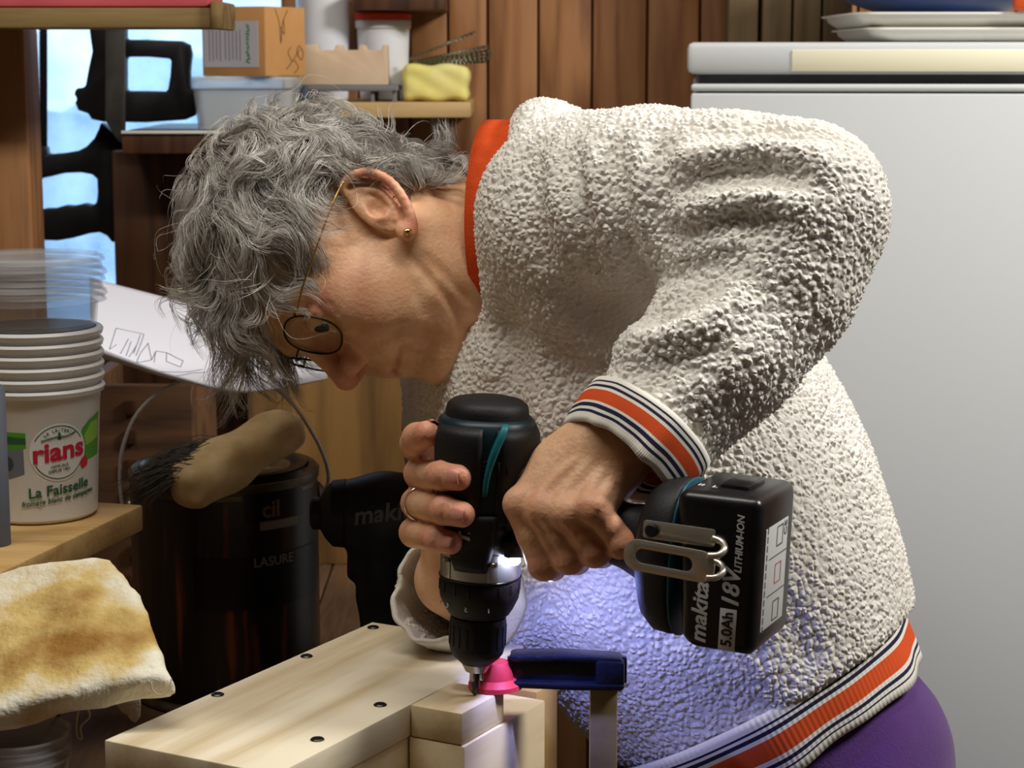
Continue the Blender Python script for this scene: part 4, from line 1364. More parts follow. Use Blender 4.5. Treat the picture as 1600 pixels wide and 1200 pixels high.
# label with vertical wood-coloured streaks
M_lbl = bpy.data.materials.new('streaked_label'); M_lbl.use_nodes = True
nt = M_lbl.node_tree; b = nt.nodes['Principled BSDF']; b.inputs['Roughness'].default_value = .3
uv = nt.nodes.new('ShaderNodeUVMap'); uv.uv_map = 'UVMap'
mp = nt.nodes.new('ShaderNodeMapping'); mp.inputs['Scale'].default_value = (46, 1.2, 1)
nz = nt.nodes.new('ShaderNodeTexNoise'); nz.inputs['Scale'].default_value = 1.0; nz.inputs['Detail'].default_value = 4
rp = nt.nodes.new('ShaderNodeValToRGB')
rp.color_ramp.elements[0].position = .36; rp.color_ramp.elements[0].color = srgb(16, 14, 13)
rp.color_ramp.elements[1].position = .72; rp.color_ramp.elements[1].color = srgb(126, 62, 22)
e = rp.color_ramp.elements.new(.56); e.color = srgb(38, 26, 16)
nt.links.new(uv.outputs[0], mp.inputs[0]); nt.links.new(mp.outputs[0], nz.inputs['Vector']); nt.links.new(nz.outputs['Fac'], rp.inputs[0]); nt.links.new(rp.outputs[0], b.inputs['Base Color'])
def canring(r, z, n=96):
    return [cb0 + Vector((r * math.cos(2 * math.pi * k / n), r * math.sin(2 * math.pi * k / n), z)) for k in range(n)]
lab_o = loft('label', [canring(CR - .0004, z) for z in (.010, .05, .10, .15, CH - .016)], M_lbl, can, cap=False, uv=True)
can_az = math.atan2(CAM.y - cb0.y, CAM.x - cb0.x)
def canM(px, py, lift=.0006):
    z = P(px, py, CD - .07).z - BZ
    az = can_az + math.asin(max(-.98, min(.98, (px - 350) / 3200 * (CD - .03) / CR)))
    u = Vector((math.cos(az), math.sin(az), 0)); t = Vector((-math.sin(az), math.cos(az), 0))
    M = Matrix.Identity(4); c = cb0 + u * (CR + lift) + Vector((0, 0, z))
    for i in range(3):
        M[i][0], M[i][1], M[i][2], M[i][3] = t[i], (0, 0, 1)[i], u[i], c[i]
    return M
cbend = lambda c: Vector((CR * math.sin(c.x / CR), c.y, c.z + CR * (math.cos(c.x / CR) - 1)))
def canplate(name, px0, px1, py0, py1, m, lift=.0004):
    a0 = math.asin(max(-.98, min(.98, (px0 - 350) / 3200 * (CD - .03) / CR))); a1 = math.asin(max(-.98, min(.98, (px1 - 350) / 3200 * (CD - .03) / CR)))
    z0 = P(350, py1, CD - .07).z - BZ; z1 = P(350, py0, CD - .07).z - BZ
    rings = [[cb0 + Vector(((CR + lift) * math.cos(can_az + a0 + (a1 - a0) * k / 24), (CR + lift) * math.sin(can_az + a0 + (a1 - a0) * k / 24), z)) for k in range(25)] for z in (z0, (z0 + z1) / 2, z1)]
    o = loft(name, rings, m, lab_o, closed=False, cap=False)
    return o
M_bk = mat('black_label', (14, 14, 18), .3); M_gp = mat('grey_print', (132, 128, 118), .5); M_gold_p = mat('dull_gold_print', (112, 92, 58), .5)
canplate('black_panel', 300, 490, 872, 958, M_bk)
canplate('black_panel', 378, 470, 745, 818, M_bk)
canplate('grey_bar', 402, 462, 818, 832, M_gp, .0006)
text_mesh('can_lettering', 'cil', .020, canM(420, 800), M_gold_p, lab_o, depth=.0001, bend=cbend, bold=.0005)
text_mesh('can_lettering', 'LASURE', .0115, canM(424, 884), M_gp, lab_o, depth=.0001, bend=cbend, bold=.0001)
# wire handle and its ears
M_wireh = mat('galvanised_wire', (186, 186, 184), .4, metal=.7)
hpts = []
hv = Vector((1, .12, 0)).normalized()
for q in ((-.088, -.035), (-.0895, -.010), (-.086, .018), (-.072, .048), (-.046, .069), (-.010, .079), (.028, .076), (.056, .057), (.076, .028), (.087, .004), (.0905, -.014), (.087, -.024), (.082, -.025)):
    hpts.append(Vector((cb0.x, cb0.y, cc.z)) + hv * q[0] + Vector((0, 0, q[1])))
hw = tube('wire_handle', bezier(hpts, 5), .0017, M_wireh, can, sides=8)
for s_, zz in ((1, -.025), (-1, -.035)):
    lathe('ear', [(.008, 0), (.008, .002), (.004, .005), (0, .0055)], frame(Vector((cb0.x, cb0.y, cc.z + zz)) + hv * (s_ * (CR - .001)), (0, 0, 1), None, hv * s_), M_tin, can, seg=20)
# brush lying across the can
M_bwood = mat('worn_brush_wood', (232, 206, 156), .65, color2=(200, 166, 112), scale=24, stretch=(1, 1, 1), detail=6, bump=.25)
br = thing('paint_brush', 'wide worn wooden brush with dark bristles lying across the paint can', 'brush', P(360, 730, 1.70))
bs = SDF()
b0, b1 = P(308, 750, 1.685), P(432, 676, 1.735)
bdir = (b1 - b0).normalized(); bup = (Vector((0, 0, 1)) - bdir * bdir.z).normalized(); bsd = bdir.cross(bup)
bs.rbox((b0 + b1) / 2, (bdir, bup, bsd), ((b1 - b0).length / 2 + .018, .0165, .021), .009, .004)
bs.ell(b0 + bdir * .02 - bup * .002, (bdir, bup, bsd), (.040, .0200, .0230), .014)
bs.ell(b1 - bdir * .004 + bup * .010, (bdir, bup, bsd), (.03, .02, .03), .01, 's') if False else None
bs.warp(lambda p, d: d + .0012 * np.sin((p @ np.array(bdir, np.float32)) * 120) * np.sin((p @ np.array(bup, np.float32)) * 160), np.array(b0) - .1, np.array(b1) + .1)
V, F = bs.mesh(np.array(b0) - .07, np.array(b1) + .07, .003)
hndl = link_mesh('handle', quads_to_mesh('handle', V, F), M_bwood, br)
M_brs = mat('dark_bristle', (52, 48, 44), .6, color2=(92, 86, 78), scale=200)
vs, fs = [], []
rg = random.Random(5)
for k in range(520):
    t_ = rg.random(); s0 = b0.lerp(b1, -.08 + .62 * t_) + bup * (.008 + .008 * rg.random()) + bsd * rg.uniform(-.015, .015)
    dr = (Vector((-1, .1, 0)) * 1.0 + Vector((0, 0, rg.uniform(-.55, .12) - .15)) + Vector((0, rg.uniform(-.2, .2), 0))).normalized()
    L_ = rg.uniform(.035, .062)
    pts_ = [s0, s0 + dr * L_ * .5 + Vector((0, 0, .003)), s0 + dr * L_ - Vector((0, 0, .004))]
    v_, f_ = tube_geo(pts_, [.0006, .0005, .00025], 3, cap=False)
    o_ = len(vs); vs += v_; fs += [tuple(i + o_ for i in q) for q in f_]
brs = from_data('bristles', vs, fs, M_brs, br); brs['kind'] = 'stuff'
# drawing on a curled sheet of paper
M_paper = mat('drawing_paper', (226, 226, 236), .75)
top = [(140, 434, 2.02), (230, 457, 2.0), (310, 478, 1.98), (400, 505, 1.93), (508, 548, 1.86)]
mid_ = [(142, 500, 1.86), (215, 520, 1.85), (295, 543, 1.83), (395, 562, 1.80), (510, 572, 1.79)]
low = [(146, 540, 1.755), (200, 562, 1.745), (275, 588, 1.735), (385, 612, 1.725), (512, 592, 1.745)]
fold_ = [(146, 556, 1.772), (200, 572, 1.762), (275, 594, 1.748), (385, 614, 1.732), (512, 593, 1.748)]
G = []
cols = [bezier([P(*r[c]) for r in (top, mid_, low)], 8) for c in range(5)]
for i in range(len(cols[0])):
    G.append(bezier([cols[c][i] for c in range(5)], 6))
G.append(bezier([P(*q) for q in fold_], 6))
pp = thing('paper_sheet', 'white sheet with a pencil plan of a nest box, lying behind the paint can handle', 'paper', P(330, 610, 1.75))
sheet = loft('sheet', G, M_paper, pp, closed=False, cap=False)
sm = sheet.modifiers.new('paper', 'SOLIDIFY'); sm.thickness = .0004
nr_, nc_ = len(G), len(G[0])
def on_paper(u, v):
    a = u * (nc_ - 1); b = v * (nr_ - 2)
    i, j = min(int(b), nr_ - 3), min(int(a), nc_ - 2)
    fu, fv = a - j, b - i
    p = G[i][j].lerp(G[i][j + 1], fu).lerp(G[i + 1][j].lerp(G[i + 1][j + 1], fu), fv)
    n = (G[i][j + 1] - G[i][j]).cross(G[i + 1][j] - G[i][j]).normalized()
    if n.dot(CAM - p) < 0:
        n = -n
    return p + n * .0005
def near_uv(px, py):
    best = None
    for a in range(0, 61):
        for b in range(0, 41):
            q = on_paper(a / 60, b / 40)
            v = q - CAM
            d = v.dot(FWD); x = 800 + v.dot(RGT) / d * FPX; y = 600 - v.dot(UPV) / d * FPX
            e = (x - px) ** 2 + (y - py) ** 2
            if best is None or e < best[0]:
                best = (e, a / 60, b / 40)
    return best[1], best[2]
M_pencil = mat('pencil_line', (136, 138, 158), .8)
lines = [[(184, 512), (226, 522), (214, 556)], [(184, 512), (171, 546)], [(219, 523), (211, 553)], [(200, 530), (190, 552)], [(206, 534), (197, 556)], [(212, 538), (203, 558)], [(180, 538), (172, 546)],
         [(230, 535), (222, 552), (214, 570)], [(230, 535), (236, 562), (244, 548), (262, 552), (258, 564)], [(236, 562), (214, 570)], [(244, 548), (240, 566)], [(262, 552), (286, 564), (284, 575), (258, 564)],
         [(250, 590), (290, 580), (318, 578)], [(270, 594), (300, 584), (322, 580)], [(310, 470), (298, 510), (300, 540)]]
for ln in lines:
    uvs = [near_uv(*q) for q in ln]
    pts_ = []
    for (u0, v0), (u1, v1) in zip(uvs[:-1], uvs[1:]):
        pts_ += [on_paper(u0 + (u1 - u0) * t / 6, v0 + (v1 - v0) * t / 6) for t in range(6)]
    pts_.append(on_paper(*uvs[-1]))
    tube('pencil_line', pts_, .00026, M_pencil, pp, sides=4)
# finger-jointed wooden box behind
jb = thing('jointed_box', 'old brown wooden box with finger joints, half hidden behind the white pots', 'box', Vector((PY(190, 780, 1.98).x, 2.05, BZ)))
xa, xb = PY(120, 700, 1.98).x, PY(300, 700, 1.98).x
zt = PY(190, 604, 1.98).z
M_jb = wood('old_box_wood', (104, 70, 40), (70, 44, 24), axis=0, ring=14, rough=.7)
box2('front_board', (xa, 1.985, BZ), (xb, 2.0, zt), M_jb, jb, bevel=.001)
for k in range(8):
    zz = BZ + (zt - BZ) * k / 8
    box2('finger_joint', (PY(196, 700, 1.98).x, 1.980, zz + .0008), (PY(212, 700, 1.98).x, 1.99, zz + (zt - BZ) / 8 * .5), M_darkwood, jb, bevel=.0006)
box2('side_board', (xb - .015, 2.0005, BZ), (xb, 2.15, zt), M_jb, jb, bevel=.001)
box2('side_board', (xa, 2.0005, BZ), (xa + .015, 2.15, zt), M_jb, jb, bevel=.001)
# second power tool: impact driver standing on its battery
ID = 1.63
idr = thing('impact_driver', 'dark petrol-coloured impact driver standing behind the board, nose to the left', 'impact driver', Vector((P(600, 900, ID).x, P(600, 900, ID).y, BZ)))
Q = lambda px, py, dd=0: P(px, py, ID + dd)
M_idt = mat('dark_petrol_plastic', (8, 24, 31), .5); 
ib = SDF()
ib.cap([Q(556, 802), Q(600, 800), Q(660, 802)], [.028, .031, .031], .01, S=(TOC if 'TOC' in globals() else -FWD, .95))
ib.cap([Q(592, 850), Q(592, 930), Q(604, 1010)], [.020, .0175, .019], .014)
ib.rbox(Q(566, 884), (RGT, UPV, FWD), (.012, .012, .008), .005, .004)
V, F = ib.mesh(np.array(Q(600, 890)) - .13, np.array(Q(600, 890)) + .13, .0035)
bo_ = link_mesh('housing', quads_to_mesh('housing', V, F), M_idt, idr)
NM = frame(Q(548, 802), (0, 0, 1), None, (-1, .0, .0))
lathe('gear_nose', [(.026, -.012), (.0255, 0), (.024, .006)], NM, M_dsilver if 'M_dsilver' in globals() else M_tin, idr, seg=40)
lathe('bumper', [(.0255, .002), (.0275, .004), (.0265, .014), (.020, .020), (.013, .024), (.013, .030), (.010, .032), (0, .032)], NM, M_blk, idr, seg=40)
text_mesh('brand_lettering', 'makita', .020, frame(Q(604, 802, -.0315), (1, 0, .12), None, (0, -1, 0)), mat('dim_print', (84, 92, 98), .5), idr, shear=.2, bold=.0004)
zb_ = BZ
bx_c = Q(606, 1020)
box2('battery_pack', (bx_c.x - .055, bx_c.y - .037, zb_), (bx_c.x + .055, bx_c.y + .037, zb_ + .062), M_blk, idr, bevel=.006)
# stained fleecy pad lying on a stack of clear cups
PDd = 1.30
M_pad = bpy.data.materials.new('stained_wadding'); M_pad.use_nodes = True
nt = M_pad.node_tree; b = nt.nodes['Principled BSDF']; b.inputs['Roughness'].default_value = .95; b.inputs['Specular IOR Level'].default_value = .1
tcn = nt.nodes.new('ShaderNodeTexCoord')
n1 = nt.nodes.new('ShaderNodeTexNoise'); n1.inputs['Scale'].default_value = 26; n1.inputs['Detail'].default_value = 5
nt.links.new(tcn.outputs['Object'], n1.inputs['Vector'])
ln_ = nt.nodes.new('ShaderNodeVectorMath'); ln_.operation = 'LENGTH'
mp = nt.nodes.new('ShaderNodeMapping'); mp.inputs['Location'].default_value = (.020, 0, -.004); mp.inputs['Scale'].default_value = (10.5, 10.5, 14)
nt.links.new(tcn.outputs['Object'], mp.inputs[0]); nt.links.new(mp.outputs[0], ln_.inputs[0])
mr = nt.nodes.new('ShaderNodeMapRange'); mr.inputs[1].default_value = 1.05; mr.inputs[2].default_value = .35; mr.inputs[3].default_value = -.28; mr.inputs[4].default_value = .22
nt.links.new(ln_.outputs['Value'], mr.inputs[0])
ad = nt.nodes.new('ShaderNodeMath'); ad.operation = 'ADD'
nt.links.new(n1.outputs['Fac'], ad.inputs[0]); nt.links.new(mr.outputs[0], ad.inputs[1])
rp = nt.nodes.new('ShaderNodeValToRGB')
rp.color_ramp.elements[0].position = .38; rp.color_ramp.elements[0].color = srgb(226, 222, 204)
rp.color_ramp.elements[1].position = .82; rp.color_ramp.elements[1].color = srgb(150, 110, 56)
e = rp.color_ramp.elements.new(.58); e.color = srgb(202, 176, 112)
nt.links.new(ad.outputs[0], rp.inputs[0]); nt.links.new(rp.outputs[0], b.inputs['Base Color'])
n2 = nt.nodes.new('ShaderNodeTexNoise'); n2.inputs['Scale'].default_value = 260; n2.inputs['Detail'].default_value = 5
nt.links.new(tcn.outputs['Object'], n2.inputs['Vector'])
bp = nt.nodes.new('ShaderNodeBump'); bp.inputs['Strength'].default_value = .6; bp.inputs['Distance'].default_value = .002
nt.links.new(n2.outputs['Fac'], bp.inputs['Height']); nt.links.new(bp.outputs[0], b.inputs['Normal'])
pd_ = SDF()
c00, c10, c11, c01 = P(-70, 1124, 1.25), P(262, 1040, 1.27), P(172, 860, 1.36), P(-70, 915, 1.36)
pe1 = (c10 - c00).normalized(); pn = pe1.cross(c11 - c10).normalized(); pn = pn if pn.dot(CAM - c10) > 0 else -pn
pe2 = pn.cross(pe1)
ctrp = (c00 + c10 + c11 + c01) / 4
def padd(p):
    q = p - np.array(ctrp, np.float32)
    x, y, z = q @ np.array(pe1, np.float32), q @ np.array(pe2, np.float32), q @ np.array(pn, np.float32)
    loc = [((c - ctrp).dot(pe1), (c - ctrp).dot(pe2)) for c in (c00, c10, P(215, 915, 1.335), c11, P(140, 852, 1.36), c01)]
    d = np.full(len(p), -1e3, np.float32)
    n_ = len(loc)
    for i in range(n_):
        ax_, ay_ = loc[i]; bx_, by_ = loc[(i + 1) % n_]
        ex, ey = bx_ - ax_, by_ - ay_; L_ = math.hypot(ex, ey)
        d = np.maximum(d, ((x - ax_) * ey - (y - ay_) * ex) / L_)
    if d.mean() < -.5:
        pass
    hz_ = np.abs(z + .010 + 1.6 * (x * x) * (x > .02)) - .011
    k = .006
    a_ = np.maximum(d + k, 0); b_ = np.maximum(hz_ + k, 0)
    return np.sqrt(a_ * a_ + b_ * b_) + np.minimum(np.maximum(d + k, hz_ + k), 0) - k + .0012 * np.sin(x * 130 + 2 * np.sin(y * 90)) * np.sin(y * 120 + z * 200)
pd_.add(padd, np.array(ctrp) - .16, np.array(ctrp) + .16, .004)
V, F = pd_.mesh(np.array(ctrp) - .17, np.array(ctrp) + .17, .0035)
if len(V) == 0:
    raise RuntimeError('pad is empty')
pado = link_mesh('wadding_pad', quads_to_mesh('wadding_pad', V, F), M_pad)
tag(pado, 'thick off-white wadding pad with yellow-brown stains, at the lower left', 'pad')
# clear ribbed cups under it
M_cup = bpy.data.materials.new('clear_cup_plastic'); M_cup.use_nodes = True
nt = M_cup.node_tree; b = nt.nodes['Principled BSDF']; b.inputs['Base Color'].default_value = srgb(205, 205, 210); b.inputs['Roughness'].default_value = .12
tr = nt.nodes.new('ShaderNodeBsdfTransparent'); mx = nt.nodes.new('ShaderNodeMixShader'); mx.inputs[0].default_value = .35
nt.links.new(tr.outputs[0], mx.inputs[1]); nt.links.new(b.outputs[0], mx.inputs[2]); nt.links.new(mx.outputs[0], nt.nodes['Material Output'].inputs[0])
kc = P(48, 1150, 1.285)
prof = [(0, 0), (.022, 0)]
H_ = .112
for i in range(15):
    z = .004 + i * .0072
    r_ = .023 + .0085 * z / H_
    prof += [(r_ + .0007, z), (r_ + .0007, z + .0036), (r_, z + .0042)]
prof += [(.0325, H_), (.0345, H_ + .001), (.0345, H_ + .003), (.0315, H_ + .002), (.0215, .0030), (0, .002)]
cup = None
for k in range(3):
    loc = Vector((kc.x - .012, kc.y + .012, BZ + .0005 + k * .0075))
    if cup is None:
        cup = lathe('clear_cup', prof, Matrix.Translation(loc), M_cup, seg=48); offc = cup.location - loc; o = cup
    else:
        o = copy_obj(cup, None, loc + offc)
    tag(o, ('lowest', 'middle', 'uppermost')[k] + ' of the nested clear ribbed cups under the wadding pad', 'cup', 'nested clear cups')
for o in list(scene.objects):
    pass
# torn white cloth strip and a loop of string beneath the pad
M_rag = mat('white_rag', (216, 210, 196), .9, bump=.5, bump_scale=300)
ragpx = [(166, 1072), (172, 1088), (178, 1098), (184, 1102), (190, 1112), (198, 1116), (204, 1126), (212, 1130), (219, 1120), (220, 1098), (217, 1070)]
rg_o = atd(ragpx, 1.345, 'torn_rag', .004, M_rag, None, .001)
tag(rg_o, 'torn white rag hanging under the right corner of the pad', 'rag')
M_string = mat('pale_string', (196, 188, 160), .9)
tag(tube('string', bezier([P(150, 1090, 1.30), P(128, 1098, 1.30), P(120, 1125, 1.30), P(121, 1150, 1.30), P(128, 1154, 1.30), P(126, 1136, 1.30), P(140, 1120, 1.30), P(136, 1106, 1.30)], 6), .0007, M_string), 'pale string hanging in a loop below the pad', 'string')
tag(tube('thread', bezier([P(236, 1066, 1.275), P(240, 1080, 1.275), P(252, 1086, 1.275), P(264, 1078, 1.275), P(268, 1060, 1.275)], 6), .0004, M_string), 'single loose thread curling at the pad corner', 'thread')
# ------------------------------------------------------------------ the person
person = thing('person', 'person in a white fleece sweater bending over a wooden board with a cordless drill', 'person', (0.25, 1.58, 0.0))
# head frame: face turned down to the left and a little towards the camera
YAW, PHI = math.radians(20), math.radians(10)
TOC = -FWD
f2 = -math.sin(PHI) * RGT - math.cos(PHI) * UPV
HF = math.cos(YAW) * f2 + math.sin(YAW) * TOC          # forward of the face
HU = -math.cos(PHI) * RGT + math.sin(PHI) * UPV        # crown
HL = math.cos(YAW) * TOC - math.sin(YAW) * f2          # her near side
HO = P(544, 374, 1.56)
def H(F, U, L):
    return HO + 0.01 * (F * HF + U * HU + L * HL)
def HP(px, py, L):
    """Ray through a pixel met with the head's plane at lateral L (cm)."""
    a = CAM; v = P(px, py, 1) - CAM
    t = (0.01 * L - (a - HO).dot(HL)) / v.dot(HL)
    return a + v * t
HA = (HF, HU, HL)
cm = 0.01
body = SDF()
# torso and arms under the clothes
body.cap([P(860, 440, 1.60), P(960, 620, 1.61), P(1120, 860, 1.61), P(1200, 1010, 1.61)], [.070, .090, .095, .10], .03, S=(TOC, 1.15))
body.cap([P(915, 345, 1.49), P(1120, 320, 1.38), P(1250, 335, 1.36)], [.036, .040, .036], .03)
body.cap([P(1250, 335, 1.36), P(1120, 510, 1.340), P(958, 704, 1.306)], [.036, .034, .026], .012)
body.cap([P(850, 460, 1.72), P(920, 720, 1.75), P(950, 900, 1.72)], [.055, .045, .04], .03)
body.cap([P(950, 900, 1.72), P(830, 960, 1.58), P(705, 905, 1.435)], [.04, .036, .026], .012)
# skull, face
body.ell(H(-.4, 4.2, 0), HA, (.080, .074, .072), .01)
body.ell(H(1.2, 3.6, 0), HA, (.078, .062, .064), .02)
body.ell(H(3.4, -2.4, 0), HA, (.060, .068, .058), .025)
body.cap([H(1.2, -4.8, 5.0), H(4.5, -7.4, 3.7), H(8.0, -8.6, 1.2)], [.017, .016, .014], .022)
body.cap([H(1.2, -4.8, -5.0), H(4.5, -7.4, -3.7), H(8.0, -8.6, -1.2)], [.017, .016, .014], .022)
body.ell(H(8.4, -8.5, 0), HA, (.0155, .0145, .018), .014)
for s in (1, -1):
    body.ell(H(6.0, -1.3, 4.2 * s), HA, (.024, .017, .019), .022)       # cheekbone
    body.ell(H(5.8, -4.2, 3.5 * s), HA, (.030, .028, .023), .025)       # cheek
body.ell(H(8.3, -4.6, 0), HA, (.0165, .022, .027), .018)                # muzzle
# neck
body.cap([H(-2.2, -3.0, 0), P(705, 412, 1.565), P(770, 430, 1.585), P(860, 430, 1.60)], [.058, .060, .063, .060], .03)
body.cap([H(5.2, -7.6, 0), P(730, 505, 1.565), P(800, 540, 1.60)], [.026, .036, .045], .03)
body.cap([H(0.5, -5.8, 5.0), P(690, 440, 1.515), P(765, 470, 1.53)], [.012, .012, .012], .022)   # neck cord
# brow, sockets, lids
for s in (1, -1):
    body.cap([H(8.6, 2.3, .8 * s), H(8.4, 2.6, 2.4 * s), H(7.0, 2.0, 4.4 * s)], [.007, .0075, .0045], .014)
    body.ell(H(9.4, .4, 3.3 * s), HA, (.012, .011, .018), .012, 's')
    body.ell(H(7.6, .45, 3.2 * s), HA, (.0132, .0132, .0150), .005)
    body.cap([H(8.25, 1.2, 1.9 * s), H(8.8, 1.05, 3.2 * s), H(8.0, .9, 4.5 * s)], [.0018, .0024, .0018], .004)
    body.cap([H(8.2, -.35, 1.9 * s), H(8.55, -.5, 3.2 * s), H(7.8, -.3, 4.5 * s)], [.0020, .0024, .0020], .004)
    body.cap([H(8.5, .15, 2.0 * s), H(9.05, -.02, 3.2 * s), H(8.35, .10, 4.1 * s)], [.0016, .0034, .0010], .002, 's')
# nose
body.cap([H(8.7, 1.7, 0), H(9.5, .3, 0), H(10.55, -1.3, 0), H(11.0, -1.9, 0)], [.0080, .0075, .0080, .0085], .008)
body.ell(H(11.0, -2.1, 0), HA, (.0088, .0082, .0090), .005)
for s in (1, -1):
    body.ell(H(9.95, -2.35, 1.15 * s), HA, (.0110, .0085, .0065), .005)
    body.ell(H(10.4, -3.05, .62 * s), HA, (.0060, .0042, .0034), .002, 's')
    crease(body, [H(9.2, -1.4, 1.75 * s), H(8.95, -2.3, 2.0 * s), H(9.1, -3.1, 1.6 * s)], -.0018, .003)
body.ell(H(10.0, -3.0, 0), HA, (.0085, .0040, .0030), .004)
# lips
body.cap([H(8.2, -5.15, 2.3), H(9.35, -4.75, 1.1), H(9.72, -4.75, 0), H(9.35, -4.75, -1.1), H(8.2, -5.15, -2.3)], [.002, .0042, .0045, .0042, .002], .006)
body.cap([H(8.2, -5.45, 2.3), H(9.2, -5.95, 1.1), H(9.5, -6.05, 0), H(9.2, -5.95, -1.1), H(8.2, -5.45, -2.3)], [.002, .0045, .0050, .0045, .002], .006)
# lines of the face and neck
def on_face(pts, d0=1.38, d1=1.75):
    return [trace(body, x, y, d0, d1) for x, y in pts]
for path, amp, w in (([(612, 590), (617, 577), (621, 562), (625, 548), (628, 534)], -.0048, .0020), ([(575, 545), (600, 530), (628, 516), (650, 520)], -.0014, .0045), ([(627, 534), (645, 540), (662, 552)], -.0006, .004),
                     ([(618, 508), (655, 512), (690, 524)], -.0007, .0035), ([(632, 390), (668, 430), (708, 480), (735, 520)], -.0032, .0034),
                     ([(660, 395), (700, 435), (738, 478)], -.0028, .0034), ([(612, 400), (640, 440), (665, 500)], -.0016, .005),
                     ([(690, 440), (715, 500), (722, 545)], -.0020, .004), ([(498, 478), (508, 492), (512, 505)], -.0012, .003),
                     ([(505, 470), (520, 480), (530, 496)], -.0008, .003), ([(520, 545), (540, 528), (560, 520)], -.0010, .004),
                     ([(640, 372), (650, 400), (640, 430)], -.0008, .005)):
    crease(body, on_face(path), amp, w)
# near ear
ear_c = HP(588, 320, 7.2)
e1 = (HP(640, 368, 7.2) - HP(546, 276, 7.2)).normalized()
e2 = HL.cross(e1).normalized()
ear_n = (HL + 0.25 * HF).normalized()
body.ell(HP(590, 316, 7.0), (e1, e2, HL), (.0285, .0175, .0055), .004)
body.ell(HP(592, 312, 7.9), (e1, e2, HL), (.0225, .0115, .0070), .003, 's')
_e = bezier([HP(542, 306, 7.0), HP(535, 291, 7.4), HP(549, 275, 7.8), HP(577, 269, 8.1), HP(608, 283, 8.2), HP(630, 311, 8.0), HP(643, 344, 7.7), HP(643, 360, 7.5)], 3)
body.cap(_e, list(np.linspace(.0028, .0040, len(_e))), .003)
body.ell(HP(634, 361, 7.6), (e1, e2, HL), (.0080, .0070, .0045), .004)
_e = bezier([HP(564, 298, 7.2), HP(590, 299, 7.4), HP(610, 318, 7.4), HP(618, 342, 7.3)], 3)
body.cap(_e, list(np.linspace(.0022, .0028, len(_e))), .003)
body.ell(HP(598, 336, 7.3), (e1, e2, HL), (.0060, .0050, .0045), .004)
body.ell(HP(588, 324, 7.6), (e1, e2, HL), (.0080, .0055, .0075), .003, 's')
# far ear
body.ell(H(-.8, -.6, -7.3), (HU, HF, HL), (.030, .017, .006), .006)

# near hand, closed on the drill handle
wrist = P(955, 702, 1.318)
mcp = [P(815, 788, 1.300), P(851, 800, 1.290), P(890, 804, 1.282), P(930, 798, 1.276)]
for m_, w_, rw in zip(mcp, ((912, 684, 1.306), (930, 696, 1.302), (952, 714, 1.300), (972, 730, 1.300)), (.0135, .0125, .0125, .0125)):
    body.cap([P(*w_), m_], [rw, .0112], .010)
body.ell(P(905, 745, 1.312), (RGT, UPV, FWD), (.034, .030, .016), .012)
pip = [P(851, 880, 1.300), P(889, 870, 1.291), P(930, 860, 1.283), P(970, 848, 1.277)]
mid = [P(862, 884, 1.334), P(900, 874, 1.326), P(940, 864, 1.318), P(982, 852, 1.310)]
tip = [P(850, 842, 1.358), P(892, 838, 1.350), P(932, 832, 1.342), P(976, 826, 1.334)]
for i in range(4):
    r0 = (.0112, .0112, .0108, .0096)[i]
    body.cap([mcp[i], (mcp[i] + pip[i]) / 2 + Vector((0, -.001, 0)), pip[i], mid[i], tip[i]], [r0 * 1.04, r0 * .94, r0 * .98, r0 * .88, r0 * .75], .0022)
    body.ell(mcp[i] + Vector((-.001, -.006, .002)), (RGT, UPV, FWD), (.0085, .0085, .0060), .007)
    body.ell(pip[i] + Vector((-.001, -.004, -.001)), (RGT, UPV, FWD), (.0078, .0075, .0060), .004)
body.cap([P(968, 846, 1.280), P(988, 846, 1.290), P(999, 836, 1.306)], [.0092, .0088, .0075], .003)     # little finger curling on
body.cap([P(900, 705, 1.335), P(850, 752, 1.362), P(815, 770, 1.385), P(830, 790, 1.395)], [.014, .012, .010, .008], .008)   # thumb behind the handle
for (x0, y0), (x1, y1) in (((905, 712), (826, 786)), ((926, 716), (858, 796)), ((946, 730), (893, 800)), ((962, 744), (930, 798))):
    crease(body, [trace(body, x0 + (x1 - x0) * t, y0 + (y1 - y0) * t, 1.2, 1.5) for t in (0, .35, .7, 1)], .0015, .0035)
for (x0, y0), (x1, y1) in (((832, 800), (880, 886)), ((868, 812), (912, 872)), ((908, 812), (949, 864))):
    crease(body, [trace(body, x0 + (x1 - x0) * t, y0 + (y1 - y0) * t, 1.2, 1.5) for t in (0, .35, .7, 1)], -.0014, .0028)

